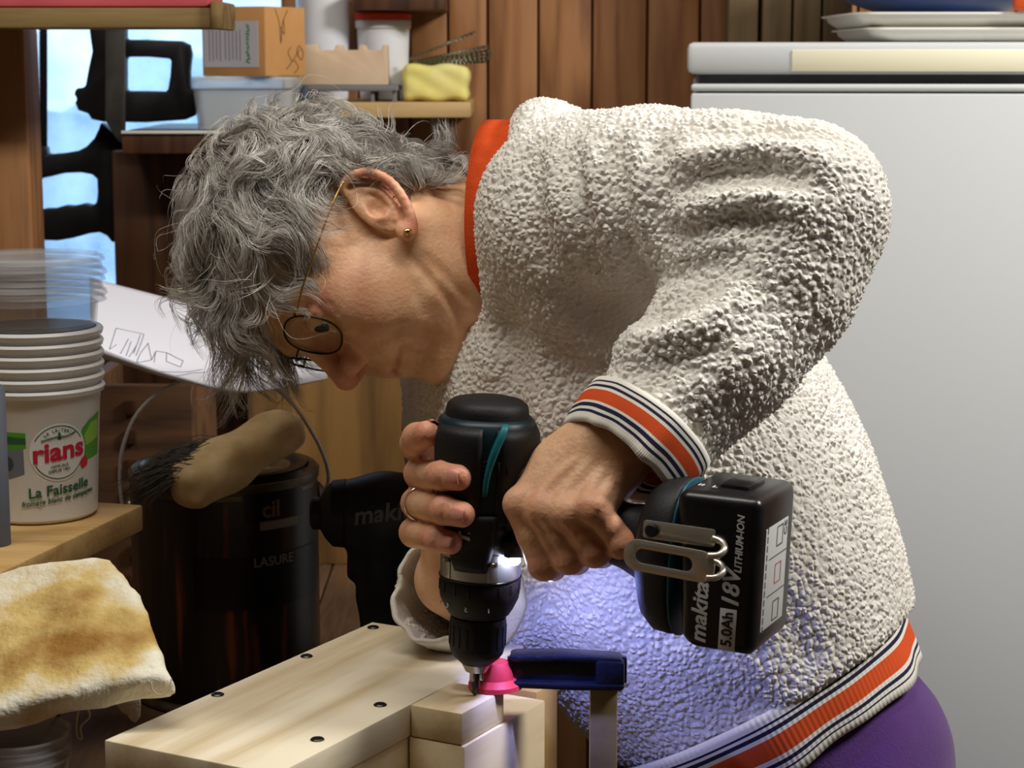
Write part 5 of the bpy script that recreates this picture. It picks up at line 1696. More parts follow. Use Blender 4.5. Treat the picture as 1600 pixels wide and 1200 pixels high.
# far hand, fingers closed round the front of the drill
fw = P(708, 902, 1.432)
fm = [P(702, 706, 1.408), P(698, 748, 1.412), P(695, 792, 1.412), P(694, 836, 1.410)]
for i, m_ in enumerate(fm):
    body.cap([P((700, 704, 708, 712)[i], (880, 888, 896, 902)[i], 1.43), m_], [.014, .0125], .010)
body.ell(P(720, 800, 1.428), (RGT, UPV, FWD), (.026, .042, .013), .012)
fp = [P(651, 694, 1.372), P(657, 740, 1.367), P(652, 786, 1.366), P(648, 832, 1.370)]
fd = [P(652, 684, 1.338), P(692, 743, 1.306), P(694, 797, 1.304), P(682, 842, 1.314)]
ft = [P(668, 678, 1.318), P(717, 746, 1.297), P(722, 804, 1.296), P(704, 848, 1.307)]
fr_ = [.0100, .0098, .0096, .0088]
FARTIP = list(zip(fd, ft, fr_))
for i in range(4):
    r0 = fr_[i]
    body.cap([fm[i], fp[i], (fp[i] + fd[i]) / 2 + (P(-1.5, 0, 1.3) - P(0, 0, 1.3)), fd[i], ft[i]], [r0 * 1.12, r0 * 1.06, r0 * .96, r0 * .98, r0 * .86], .003)
    body.ell(fp[i], (RGT, UPV, FWD), (.0098, .0092, .0095), .004)
    c = fd[i]
    for off in (-2.5, 2.5):
        crease(body, [c + (P(off, -14, 1.3) - P(0, 0, 1.3)) + Vector((0, -.009, 0)), c + (P(off, 0, 1.3) - P(0, 0, 1.3)) + Vector((0, -.0098, 0)), c + (P(off, 14, 1.3) - P(0, 0, 1.3)) + Vector((0, -.009, 0))], -.0006, .0012)
body.cap([P(730, 860, 1.432), P(768, 800, 1.424), P(800, 750, 1.402), P(822, 735, 1.38)], [.014, .012, .010, .008], .008)   # thumb

HB = 0.0026
V, F = body.mesh((-.24, 1.20, .80), (.32, 1.90, 1.62), HB)
V, F = largest_piece(V, F)
V = relax(V, F, 1, 0.35)
V = body.project(V, 1)
# refine head and hands, then lay the new points back on the shape
me = quads_to_mesh('body', V, F)
bm = bmesh.new(); bm.from_mesh(me)
fcx = lambda c, p, r: (c - p).length < r
head_c = H(5, -1.5, 3.0)
hot = [(HP(585, 320, 7.5), .05), (H(9.2, -1.5, 1.0), .062), (H(8.0, -6.0, 1.5), .05), (P(870, 820, 1.31), .082), (P(690, 770, 1.33), .078)]
es = [e for e in bm.edges if any(fcx(e.verts[0].co, p, r) for p, r in hot)]
bmesh.ops.subdivide_edges(bm, edges=es, cuts=1, use_grid_fill=True)
bm.to_mesh(me); bm.free()
co = np.empty(len(me.vertices) * 3, np.float32); me.vertices.foreach_get('co', co); co = co.reshape(-1, 3)
co = body.project(co, 2, .0012)
me.vertices.foreach_set('co', co.ravel())
me.polygons.foreach_set('use_smooth', np.ones(len(me.polygons), bool))
# where the skin is redder (nose, lips, ear, knuckles, finger ends)
fl = np.zeros(len(co), np.float32)
def flush(p, r, a):
    global fl
    fl = np.maximum(fl, a * np.exp(-((co - np.array(p, np.float32)) ** 2).sum(1) / (r * r)))
flush(H(11.0, -2.2, .3), .016, .8); flush(H(9.8, -.8, 1.0), .014, .45); flush(H(6.2, -2.0, 5.2), .020, .45)
for x in (0, 1.1, 2.0):
    flush(H(9.6 - .25 * x * x, -5.4, x), .006, .85)
for q in ((575, 272), (608, 288), (632, 318), (645, 350), (590, 325)):
    flush(HP(q[0], q[1], 8.0), .009, .7)
for p in pip + ft + fd:
    flush(p, .014, .75)
for p in mcp + fp:
    flush(p, .015, .55)
flush(H(7.2, .4, 4.6), .012, .8)
at = me.attributes.new('flush', 'FLOAT', 'POINT'); at.data.foreach_set('value', fl)

M_skin = bpy.data.materials.new('skin'); M_skin.use_nodes = True
nt = M_skin.node_tree; b = nt.nodes['Principled BSDF']
tcn = nt.nodes.new('ShaderNodeTexCoord')
n1 = nt.nodes.new('ShaderNodeTexNoise'); n1.inputs['Scale'].default_value = 55; n1.inputs['Detail'].default_value = 5
nt.links.new(tcn.outputs['Object'], n1.inputs['Vector'])
rp = nt.nodes.new('ShaderNodeValToRGB')
rp.color_ramp.elements[0].position = .35; rp.color_ramp.elements[0].color = srgb(218, 166, 126)
rp.color_ramp.elements[1].position = .7; rp.color_ramp.elements[1].color = srgb(238, 196, 156)
nt.links.new(n1.outputs['Fac'], rp.inputs[0])
at_n = nt.nodes.new('ShaderNodeAttribute'); at_n.attribute_name = 'flush'
mxn = nt.nodes.new('ShaderNodeMix'); mxn.data_type = 'RGBA'
nt.links.new(at_n.outputs['Fac'], mxn.inputs[0]); nt.links.new(rp.outputs[0], mxn.inputs[6])
mxn.inputs[7].default_value = srgb(202, 112, 96)
nt.links.new(mxn.outputs[2], b.inputs['Base Color'])
b.inputs['Roughness'].default_value = .48
b.inputs['Specular IOR Level'].default_value = .4
b.inputs['Subsurface Weight'].default_value = .25
b.inputs['Subsurface Radius'].default_value = (1, .35, .2)
b.inputs['Subsurface Scale'].default_value = .005
n2 = nt.nodes.new('ShaderNodeTexNoise'); n2.inputs['Scale'].default_value = 420; n2.inputs['Detail'].default_value = 4
nt.links.new(tcn.outputs['Object'], n2.inputs['Vector'])
n3 = nt.nodes.new('ShaderNodeTexVoronoi'); n3.inputs['Scale'].default_value = 260
nt.links.new(tcn.outputs['Object'], n3.inputs['Vector'])
mad = nt.nodes.new('ShaderNodeMath'); mad.operation = 'MULTIPLY_ADD'; mad.inputs[1].default_value = .5
nt.links.new(n3.outputs['Distance'], mad.inputs[0]); nt.links.new(n2.outputs['Fac'], mad.inputs[2])
bp = nt.nodes.new('ShaderNodeBump'); bp.inputs['Strength'].default_value = .42; bp.inputs['Distance'].default_value = .001
nt.links.new(mad.outputs[0], bp.inputs['Height']); nt.links.new(bp.outputs[0], b.inputs['Normal'])
body_o = link_mesh('body', me, M_skin, person)

# eyes
M_eye = mat('eye_white', (222, 214, 204), .15)
M_iris = mat('iris', (58, 60, 66), .1, coat=.6)
for s in (1, -1):
    e = H(7.65, .40, 3.2 * s)
    bm = bmesh.new(); bmesh.ops.create_uvsphere(bm, u_segments=24, v_segments=16, radius=.0125)
    bmesh.ops.translate(bm, vec=e, verts=bm.verts)
    eye = from_bm('eye', bm, M_eye, person, smooth=True)
    look = (HF - .25 * HU + .05 * HL).normalized()
    lathe('iris', [(0.0068, -.0016), (.0066, .0002), (.0038, .0012), (0, .0016)], frame(e + look * .0118, look.orthogonal(), None, look), M_iris, eye, seg=24)
# fingernails of the far hand
M_nail = mat('fingernail', (206, 142, 124), .6, spec=.25)
for i, (a, c, r) in enumerate(FARTIP):
    ax = (c - a).normalized()
    up = (TOC - ax * TOC.dot(ax)).normalized()
    if i == 0:
        up = (TOC * .6 + RGT * .5 + UPV * .45); up = (up - ax * up.dot(ax)).normalized()
    base = c + ax * (r * .12)
    rings = []
    sd = up.cross(ax)
    for u in np.linspace(-1, 1, 9):
        ring = []
        for w in np.linspace(-1, 1, 9):
            ww = .0052 * w * (1 - .25 * max(0, u) ** 2 - .2 * max(0, -u) ** 2)
            R_ = r * .92
            hgt = math.sqrt(max(R_ * R_ - ww * ww, 0)) - .0004 - .0010 * (u * u if u > 0 else 1.2 * u * u) + .0009
            ring.append(base + ax * (.0052 * u) + sd * ww + up * (hgt if abs(w) < .99 else hgt - .001))
        rings.append(ring)
    nl = loft('fingernail', rings, M_nail, person, closed=False, cap=False)
    nl.modifiers.new('th', 'SOLIDIFY').thickness = .0006

# eyeglasses
M_wire = mat('dark_bronze_wire', (60, 50, 36), .3, metal=1.0)
M_gold = mat('gold_wire', (204, 170, 96), .22, metal=1.0)
M_lens = bpy.data.materials.new('spectacle_lens'); M_lens.use_nodes = True
nt = M_lens.node_tree; nt.nodes.clear()
out = nt.nodes.new('ShaderNodeOutputMaterial'); mx = nt.nodes.new('ShaderNodeMixShader')
tr = nt.nodes.new('ShaderNodeBsdfTransparent'); tr.inputs[0].default_value = (.93, .94, .92, 1)
gl = nt.nodes.new('ShaderNodeBsdfGlossy'); gl.inputs['Roughness'].default_value = .03
mx.inputs[0].default_value = .05
nt.links.new(tr.outputs[0], mx.inputs[1]); nt.links.new(gl.outputs[0], mx.inputs[2])
nt.links.new(mx.outputs[0], out.inputs[0])
glasses = thing('eyeglasses', 'thin wire-framed eyeglasses with oval lenses on the face', 'eyeglasses', H(9, .7, 0))
def lens_pt(t, s, k=1.0):
    u, l = 2.15 * math.cos(t), 2.35 * math.sin(t)
    r = (abs(math.cos(t)) ** 2.4 + abs(math.sin(t)) ** 2.4) ** (-1 / 2.4)
    u *= r * k; l *= r * k
    return H(9.85 - .21 * (2.4 + l), .75 + u, s * (3.2 + l))
for s in (1, -1):
    rim = [lens_pt(2 * math.pi * k / 40, s) for k in range(40)]
    tube('rim', rim, .0008, M_wire, glasses, sides=8, closed=True)
    ln = []
    for rr in (1.0, .66, .33):
        ln.append([lens_pt(2 * math.pi * k / 40, s, rr) + HF * (.0012 * (1 - rr * rr)) for k in range(40)])
    lo = loft('lens', ln, M_lens, glasses, cap=True)
    hinge = lens_pt(math.radians(52), s)
    tube('hinge', [hinge, hinge + HL * (.004 * s) - HF * .002, H(8.7, 1.95, 5.95 * s)], .0011, M_gold, glasses)
    tube('temple_arm', bezier([H(8.7, 1.95, 5.95 * s), H(7.2, 1.85, 6.55 * s), H(5.0, 1.5, 7.2 * s), H(1.0, .9, 7.75 * s), H(-1.6, .2, 7.75 * s), H(-2.6, -1.2, 7.4 * s)], 6), .00075, M_gold, glasses)
tube('bridge', bezier([lens_pt(math.radians(-62), 1), H(10.15, 1.9, .45), H(10.2, 1.9, -.45), lens_pt(math.radians(-62), -1)], 6), .0007, M_wire, glasses)
# gold stud in the near ear
ep = HP(637, 363, 8.05)
M_stud = mat('polished_gold', (232, 196, 120), .12, metal=1.0)
ear = thing('earring', 'small gold stud earring in the ear lobe', 'earring', ep)
lathe('stud', [(.0, -.001), (.0024, -.0006), (.0032, .0008), (.0016, .0026), (0, .0032)], frame(ep, RGT, None, HL), M_stud, ear, seg=16, deg=20)
tube('pin', [ep - HL * .009, ep - HL * .0005], .0005, M_gold, ear)
# wedding band on the far hand's ring finger
rc = fp[2].lerp(fd[2], .16)
rax = (fd[2] - fp[2]).lerp(fp[2] - fm[2], .5).normalized()
M_silver = mat('white_gold', (220, 218, 214), .18, metal=1.0)
tag(lathe('ring', [(.0112, -.0012), (.0117, -.0008), (.0117, .0008), (.0112, .0012), (.0106, .0008), (.0106, -.0008), (.0112, -.0012)], frame(rc, RGT if abs(RGT.dot(rax)) < .9 else UPV, None, rax), M_silver, seg=40),
    'thin silver-coloured ring on a finger of the hand steadying the drill', 'ring')
# ------------------------------------------------------------------ clothes
swe = SDF()
# torso
swe.cap([P(925, 415, 1.59), P(965, 600, 1.61), P(1080, 840, 1.61), P(1192, 1075, 1.61)], [.085, .138, .144, .132], .03, S=(TOC, 1.20))
swe.cap([P(1000, 640, 1.60), P(1090, 700, 1.60), P(1168, 900, 1.61)], [.10, .102, .102], .04, S=(TOC, 1.3))
swe.cap([P(775, 600, 1.60), P(810, 740, 1.60), P(1000, 970, 1.60)], [.052, .064, .075], .05, S=(TOC, 1.5))          # front hanging loose
swe.cap([P(690, 590, 1.68), P(720, 690, 1.68), P(800, 850, 1.68)], [.030, .045, .05], .05)
# near sleeve
swe.cap([P(905, 330, 1.47), P(1010, 318, 1.405), P(1140, 320, 1.365), P(1250, 330, 1.352)], [.072, .063, .059, .055], .03)
swe.cap([P(1250, 330, 1.352), P(1210, 430, 1.348), P(1120, 545, 1.332), P(1005, 684, 1.312)], [.055, .055, .052, .0420], .022)
# far sleeve
swe.cap([P(860, 440, 1.70), P(910, 700, 1.76), P(950, 890, 1.74)], [.070, .062, .055], .04)
swe.cap([P(950, 890, 1.74), P(860, 950, 1.62), P(705, 925, 1.455)], [.055, .052, .042], .02)
# collar roll
col_c = P(812, 380, 1.575)
col_a = P(838, 192, 1.575) - P(784, 568, 1.575)
col_pts = []
for k in range(28):
    a = 2 * math.pi * k / 28
    col_pts.append(col_c + col_a * .5 * math.cos(a) + TOC * (.098 * math.sin(a)) + RGT * (-.004 * max(0, math.sin(a)) * (1 - .9 * max(0, math.cos(a)))))
for k in range(28):
    swe.cap([col_pts[k], col_pts[(k + 1) % 28]], [.0135, .0135], .012)
swe.cap([P(880, 262, 1.575), P(840, 300, 1.575)], [.045, .045], .03, S=(TOC, 1.3))
swe.cap([P(920, 390, 1.48), P(920, 400, 1.70)], [.070, .070], .03)
# openings
swe.cap([P(735, 400, 1.575), P(800, 395, 1.578), P(850, 410, 1.59)], [.080, .077, .052], .008, 's', S=(TOC, 1.06))
swe.cap([P(955, 745, 1.305), P(992, 700, 1.310), P(1012, 675, 1.314)], [.040, .037, .028], .004, 's')
swe.cap([P(650, 905, 1.40), P(720, 930, 1.465), P(760, 950, 1.51)], [.040, .0365, .030], .004, 's')
# folds
def on_swe(pts, d0=1.2, d1=1.9):
    return [trace(swe, x, y, d0, d1) for x, y in pts]
folds = [
    # upper arm: long arcs under the top contour
    ([(1075, 226), (1130, 208), (1200, 205), (1280, 222)], -.015, .012), ([(1050, 262), (1130, 238), (1220, 236), (1310, 262)], .013, .013),
    ([(1045, 305), (1110, 280), (1190, 272), (1275, 290)], -.018, .013), ([(1050, 345), (1110, 318), (1190, 304), (1275, 320)], .014, .013),
    ([(1035, 385), (1090, 356), (1160, 340), (1230, 345)], -.011, .012), ([(1030, 405), (1090, 382), (1170, 364)], .007, .011),
    ([(1035, 440), (1100, 415), (1170, 400)], -.006, .012),
    # shoulder pleats running down to the armpit
    ([(838, 235), (832, 330), (868, 430)], -.011, .010), ([(868, 225), (870, 320), (910, 430)], .008, .011),
    ([(898, 225), (905, 330), (945, 435)], -.012, .010), ([(925, 215), (938, 320), (975, 440)], .008, .011),
    ([(960, 215), (968, 330), (1000, 450)], -.012, .011), ([(995, 210), (1000, 310), (1020, 420)], .007, .011),
    ([(1030, 205), (1030, 290), (1035, 380)], -.007, .010),
    ([(880, 440), (930, 480), (1000, 505)], -.010, .014), ([(850, 460), (900, 520), (950, 560)], .006, .015),
    # elbow-side edge of the forearm
    ([(935, 552), (1000, 530), (1080, 508), (1180, 455)], .013, .014), ([(1005, 505), (1060, 478), (1130, 440)], -.014, .014),
    ([(960, 600), (1060, 570), (1160, 500), (1240, 420)], -.005, .016), ([(1000, 640), (1100, 600), (1200, 520)], .004, .016),
    # hanging front
    ([(780, 480), (800, 600), (860, 760)], -.006, .014), ([(745, 470), (762, 540), (760, 600)], .008, .011),
    ([(830, 470), (850, 600), (880, 700)], .005, .016),
    ([(1010, 900), (1100, 1010), (1230, 1030)], -.004, .02), ([(1230, 930), (1250, 1000), (1270, 1050)], -.004, .010),
    ([(1040, 1000), (1130, 1040), (1230, 1040)], .005, .02), ([(1290, 600), (1310, 750), (1330, 880)], -.003, .02),
    ([(660, 610), (672, 680), (700, 740)], -.006, .010),
]
traced = [(on_swe(p), a, w) for p, a, w in folds]
for p, a, w in traced:
    crease(swe, p, a, w)
# broad unevenness of the cloth
def lump(p, d):
    q = p * 22.0
    n = np.sin(q[:, 0] * 1.0 + 1.3 * np.sin(q[:, 2] * .8)) * np.sin(q[:, 2] * 1.1 + 1.1 * np.sin(q[:, 1] * .9)) + .5 * np.sin(q[:, 0] * 2.3 + q[:, 2] * 1.7) * np.sin(q[:, 1] * 2.1)
    return d - .0016 * n
swe.warp(lump, (-.4, 1.0, .6), (.6, 2.1, 1.8))
# the bottom edge
T_UP = (P(750, 330, 1.61) - P(1180, 1110, 1.61)).normalized()
HEM_C = P(1180, 1104, 1.61)
HE1 = (P(1180 + 87.7, 1104 - 48, 1.61) - HEM_C).normalized()
HE1 = (HE1 - T_UP * HE1.dot(T_UP)).normalized()
HE2 = T_UP.cross(HE1); HE2 = HE2 if HE2.dot(TOC) > 0 else -HE2
hc = np.array(HEM_C + T_UP * .018, np.float32); hu = np.array(T_UP, np.float32)
def cut(p, d):
    return np.maximum(d, -((p - hc) @ hu))
swe.warp(cut, (-.3, 1.0, .4), (.6, 2.1, 1.3))
V, F = swe.mesh((-.16, 1.18, .82), (.32, 1.96, 1.46), .0050)
V, F = largest_piece(V, F)
V = relax(V, F, 1, .4)
me = quads_to_mesh('sweater', V, F)

def fleece(name, c1, c2):
    m = bpy.data.materials.new(name); m.use_nodes = True
    m.displacement_method = 'BOTH'
    nt = m.node_tree; b = nt.nodes['Principled BSDF']
    tc = nt.nodes.new('ShaderNodeTexCoord')
    wn = nt.nodes.new('ShaderNodeTexNoise'); wn.inputs['Scale'].default_value = 90; wn.inputs['Detail'].default_value = 2
    nt.links.new(tc.outputs['Object'], wn.inputs['Vector'])
    wv = nt.nodes.new('ShaderNodeVectorMath'); wv.operation = 'MULTIPLY_ADD'
    wv.inputs[1].default_value = (.006, .006, .006)
    nt.links.new(wn.outputs['Color'], wv.inputs[0]); nt.links.new(tc.outputs['Object'], wv.inputs[2])
    vo = nt.nodes.new('ShaderNodeTexVoronoi'); vo.inputs['Scale'].default_value = 245; vo.feature = 'SMOOTH_F1'
    vo.inputs['Smoothness'].default_value = .45; vo.inputs['Randomness'].default_value = 1.0
    nt.links.new(wv.outputs[0], vo.inputs['Vector'])
    fine = nt.nodes.new('ShaderNodeTexNoise'); fine.inputs['Scale'].default_value = 450; fine.inputs['Detail'].default_value = 3
    nt.links.new(tc.outputs['Object'], fine.inputs['Vector'])
    big = nt.nodes.new('ShaderNodeTexNoise'); big.inputs['Scale'].default_value = 9; big.inputs['Detail'].default_value = 2
    nt.links.new(tc.outputs['Object'], big.inputs['Vector'])
    inv = nt.nodes.new('ShaderNodeMapRange')
    inv.inputs[1].default_value = .02; inv.inputs[2].default_value = .80; inv.inputs[3].default_value = 1; inv.inputs[4].default_value = 0
    nt.links.new(vo.outputs['Distance'], inv.inputs[0])
    ad = nt.nodes.new('ShaderNodeMath'); ad.operation = 'MULTIPLY_ADD'; ad.inputs[1].default_value = .12
    nt.links.new(fine.outputs['Fac'], ad.inputs[0]); nt.links.new(inv.outputs[0], ad.inputs[2])
    mr = nt.nodes.new('ShaderNodeMapRange'); mr.inputs[1].default_value = .35; mr.inputs[2].default_value = .65
    mr.inputs[3].default_value = .0020; mr.inputs[4].default_value = .0038
    nt.links.new(big.outputs['Fac'], mr.inputs[0])
    dp = nt.nodes.new('ShaderNodeDisplacement'); dp.inputs['Midlevel'].default_value = .5
    nt.links.new(ad.outputs[0], dp.inputs['Height']); nt.links.new(mr.outputs[0], dp.inputs['Scale'])
    nt.links.new(dp.outputs[0], nt.nodes['Material Output'].inputs['Displacement'])
    rp = nt.nodes.new('ShaderNodeValToRGB')
    rp.color_ramp.elements[0].position = .3; rp.color_ramp.elements[0].color = srgb(*c1)
    rp.color_ramp.elements[1].position = .7; rp.color_ramp.elements[1].color = srgb(*c2)
    nt.links.new(big.outputs['Fac'], rp.inputs[0]); nt.links.new(rp.outputs[0], b.inputs['Base Color'])
    b.inputs['Roughness'].default_value = .9; b.inputs['Specular IOR Level'].default_value = .15
    b.inputs['Sheen Weight'].default_value = .15
    return m
M_fleece = fleece('white_fleece', (216, 211, 201), (236, 233, 226))
sweater = link_mesh('sweater', me, M_fleece, person)
sweater['label'] = 'white curly fleece sweater'
ss = sweater.modifiers.new('dense', 'SUBSURF'); ss.levels = 1; ss.render_levels = 2; ss.subdivision_type = 'SIMPLE' if False else 'CATMULL_CLARK'

def stripe_mat(name, stops):
    """Knitted rib with woven stripes across its width (UV v)."""
    m = bpy.data.materials.new(name); m.use_nodes = True
    nt = m.node_tree; b = nt.nodes['Principled BSDF']
    uv = nt.nodes.new('ShaderNodeUVMap'); uv.uv_map = 'UVMap'
    sx = nt.nodes.new('ShaderNodeSeparateXYZ'); nt.links.new(uv.outputs[0], sx.inputs[0])
    rp = nt.nodes.new('ShaderNodeValToRGB'); rp.color_ramp.interpolation = 'CONSTANT'
    el = rp.color_ramp.elements
    while len(el) < len(stops):
        el.new(0.5)
    for e, (p, c) in zip(el, stops):
        e.position = p; e.color = srgb(*c)
    nt.links.new(sx.outputs[1], rp.inputs[0]); nt.links.new(rp.outputs[0], b.inputs['Base Color'])
    b.inputs['Roughness'].default_value = .85; b.inputs['Specular IOR Level'].default_value = .15
    wv = nt.nodes.new('ShaderNodeTexWave'); wv.inputs['Scale'].default_value = 60; wv.bands_direction = 'X'
    nt.links.new(uv.outputs[0], wv.inputs['Vector'])
    bp = nt.nodes.new('ShaderNodeBump'); bp.inputs['Strength'].default_value = .25; bp.inputs['Distance'].default_value = .001
    nt.links.new(wv.outputs['Fac'], bp.inputs['Height']); nt.links.new(bp.outputs[0], b.inputs['Normal'])
    return m
WH, NV, OR = (232, 228, 218), (38, 40, 66), (214, 84, 40)
# stripes listed from the free edge inwards; real positions along the visible width
M_cuff = stripe_mat('striped_cuff_knit', [(0, WH), (.18, NV), (.24, WH), (.30, NV), (.38, WH), (.43, OR), (.68, WH), (.74, NV), (.80, WH), (.86, NV), (.90, WH)])
M_hem = stripe_mat('striped_hem_knit', [(0, WH), (.13, NV), (.16, WH), (.22, NV), (.28, WH), (.35, OR), (.64, WH), (.70, NV), (.765, WH), (.81, NV), (.845, WH)])

def band(name, c0, c1, r0, r1, m, parent, e1, e2, sc=(1, 1), n=72, wob=.0015, thick=.003, seed=0):
    """Knitted tube from c0 (free edge) to c1."""
    rings = []
    steps = 10
    for i in range(steps + 1):
        t = i / steps
        c = c0.lerp(c1, t)
        r = r0 + (r1 - r0) * t + .0012 * math.sin(math.pi * t)
        ring = []
        for k in range(n):
            a = 2 * math.pi * k / n
            w = wob * (math.sin(3 * a + seed) + .7 * math.sin(7 * a + 2 * seed) + .4 * math.sin(13 * a)) * (1 - .6 * t)
            ring.append(c + e1 * ((r * sc[0] + w) * math.cos(a)) + e2 * ((r * sc[1] + w) * math.sin(a)) + (c0 - c1).normalized() * (w * .9 * (1 - t)))
        rings.append(ring)
    o = loft(name, rings, m, parent, cap=False, uv=True)
    s = o.modifiers.new('cloth', 'SOLIDIFY'); s.thickness = thick; s.offset = -1
    return o
# near cuff
ca = P(968, 726, 1.304); cb = P(1018, 665, 1.314)
ax = (cb - ca).normalized()
e1 = (TOC - ax * TOC.dot(ax)).normalized(); e2 = ax.cross(e1)
cuff = band('cuff', ca, cb, .0420, .0468, M_cuff, sweater, e1, e2, seed=.6)
# far cuff
ca = P(686, 921, 1.432); cb = P(742, 939, 1.478)
ax = (cb - ca).normalized()
e1 = (TOC - ax * TOC.dot(ax)).normalized(); e2 = ax.cross(e1)
band('cuff', ca, cb, .0385, .0415, mat('white_knit', (226, 222, 212), .9, bump=.5, bump_scale=400), sweater, e1, e2, seed=2.1)
# hem
hemo = band('hem_band', HEM_C - T_UP * .024, HEM_C + T_UP * .024, .131, .1370, M_hem, sweater, HE1, HE2, sc=(1, 1.17), n=120, wob=.002, seed=1.4, thick=.004)

# orange shirt collar standing inside the sweater's neck
M_shirt = mat('orange_cotton', (206, 78, 30), .85, color2=(190, 66, 24), scale=60, bump=.3, bump_scale=700, spec=.2)
rings = []
for i in range(7):
    t = i / 6
    ring = []
    for k in range(60):
        a = 2 * math.pi * k / 60
        top, bot = P(766, 188, 1.575), P(806, 556, 1.575)
        c = bot.lerp(top, (1 + math.cos(a)) / 2)
        ring.append(c + TOC * ((.083 + .004 * t) * math.sin(a)) + RGT * (.050 * t - (.020 + .008 * (1 - math.cos(a))) * max(0, math.sin(a)) * (1 - t)) )
    rings.append(ring)
shirt = loft('shirt_collar', rings, M_shirt, person, cap=False)
s = shirt.modifiers.new('cloth', 'SOLIDIFY'); s.thickness = .003
shirt['label'] = 'orange shirt collar'

# purple trousers, down to the floor, and shoes
tr_ = SDF()
hip = P(1195, 1105, 1.61)
kn = lambda s: Vector((.24, 1.56 - .085 * s, .50))
tr_.cap([HEM_C + T_UP * .02, P(1225, 1190, 1.61), Vector((.235, 1.57, .78))], [.112, .115, .128], .03, S=(TOC, 1.15))
tr_.ell(P(1340, 1240, 1.61), (RGT, UPV, FWD), (.055, .09, .12), .05)
for s_ in (1, -1):
    tr_.cap([Vector((.235, 1.57 - .085 * s_, .80)), kn(s_), Vector((.255, 1.56 - .09 * s_, .06))], [.100, .075, .060], .03)
hc2 = np.array(HEM_C + T_UP * .035, np.float32)
tr_.warp(lambda p, d: np.maximum(d, (p - hc2) @ hu), (-.3, 1, .3), (.7, 2.2, 1.4))
def wr(p, d):
    return d - .003 * np.sin(p[:, 2] * 60 + 8 * np.sin(p[:, 0] * 14)) * np.sin(p[:, 1] * 17 + p[:, 0] * 22)
tr_.warp(wr, (-.3, 1, 0), (.7, 2.2, 1.4))
V, F = tr_.mesh((-.05, 1.25, .02), (.48, 1.90, 1.12), .010)
V, F = largest_piece(V, F)
V = relax(V, F, 2, .5)
M_pants = mat('purple_cotton', (92, 52, 128), .85, color2=(78, 42, 110), scale=8, bump=.35, bump_scale=500, spec=.2, sheen=.3)
trousers = link_mesh('trousers', quads_to_mesh('trousers', V, F), M_pants, person)
trousers['label'] = 'purple trousers'
M_shoe = mat('dark_shoe', (46, 42, 40), .7)
for s_ in (1, -1):
    sh = SDF()
    y = 1.56 - .09 * s_
    sh.ell(Vector((.20, y, .035)), (RGT, (0, 1, 0), (0, 0, 1)), (.13, .048, .048), .01)
    sh.ell(Vector((.26, y, .06)), (RGT, (0, 1, 0), (0, 0, 1)), (.055, .045, .06), .02)
    sh.warp(lambda p, d: np.maximum(d, -p[:, 2]), (-1, 0, -1), (2, 3, 1))
    V, F = sh.mesh((.02, y - .08, -.02), (.36, y + .08, .14), .008)
    link_mesh('shoe', quads_to_mesh('shoe', V, F), M_shoe, person)
# ------------------------------------------------------------------ hair
rng = np.random.default_rng(11)
def np3(v):
    return np.array(v, np.float64)
hF, hU, hL, hO = np3(HF), np3(HU), np3(HL), np3(HO)
def loc2w(q):
    """(F, U, L) in cm -> world"""
    q = np.asarray(q, float)
    return hO + .01 * (q[..., 0:1] * hF + q[..., 1:2] * hU + q[..., 2:3] * hL)
def w2loc(p):
    d = (np.asarray(p) - hO) * 100
    return np.stack([d @ hF, d @ hU, d @ hL], -1)
SC, SR = np.array([-.4, 4.2, 0.0]), np.array([8.1, 7.5, 7.3])      # skull ellipsoid
# hairline on the side of the head: lowest U that still grows hair, as a function of F
HLX = [-12, -9, -6.5, -4.0, -2.6, -1.0, 0.5, 2.5, 4.5, 6.2, 7.4, 8.5, 9.5]
HLY = [-6.0, -6.2, -6.0, -5.0, -1.5, 1.6, 1.9, 2.2, 3.0, 4.6, 6.6, 8.4, 9.5]
def hairline(Fv):
    return np.interp(Fv, HLX, HLY)
def fib(n):
    i = np.arange(n) + .5
    ph = np.arccos(1 - 2 * i / n); th = np.pi * (1 + 5 ** .5) * i
    return np.stack([np.cos(th) * np.sin(ph), np.sin(th) * np.sin(ph), np.cos(ph)], 1)
# ---- soft mass under the strands
cap_s = SDF()
cap_s.ell(loc2w(SC + [-.1, .2, 0]), HA, (.0855, .081, .077), .01)
def nape_mass(p):
    q = w2loc(p)
    reg = np.maximum.reduce([q[:, 1] - 2.5, q[:, 2] - 6.2, -7.2 - q[:, 1], q[:, 0] + 2.4 - .35 * np.minimum(q[:, 1] + 1.0, 0)]) * .01
    return np.maximum(body.eval(p) - .0065, reg)
def trim(p, d):
    q = w2loc(p)
    return np.maximum(d, (hairline(q[:, 0]) + .25 - q[:, 1]) * .01)
cap_s.warp(trim, hO - .2, hO + .2)
cap_s.add(nape_mass, hO - .14, hO + .14, .006)
def tuft(p, d):
    q = w2loc(p)
    return d - .0035 * np.sin(q[:, 0] * 1.9 + 2 * np.sin(q[:, 1] * .7)) * np.sin(q[:, 1] * 1.7 + q[:, 2] * 1.3 + 1.5 * np.sin(q[:, 0] * .8))
cap_s.warp(tuft, hO - .2, hO + .2)
V, F = cap_s.mesh(hO - .16, hO + .16, .005)
V = relax(V, F, 2, .5)
M_hairmass = mat('grey_hair_mass', (92, 86, 80), .7, color2=(58, 54, 50), scale=60, bump=.6, bump_scale=220, spec=.3)
hair = link_mesh('hair', quads_to_mesh('hair', V, F), M_hairmass, person)
hair['label'] = 'short wavy silver grey hair'
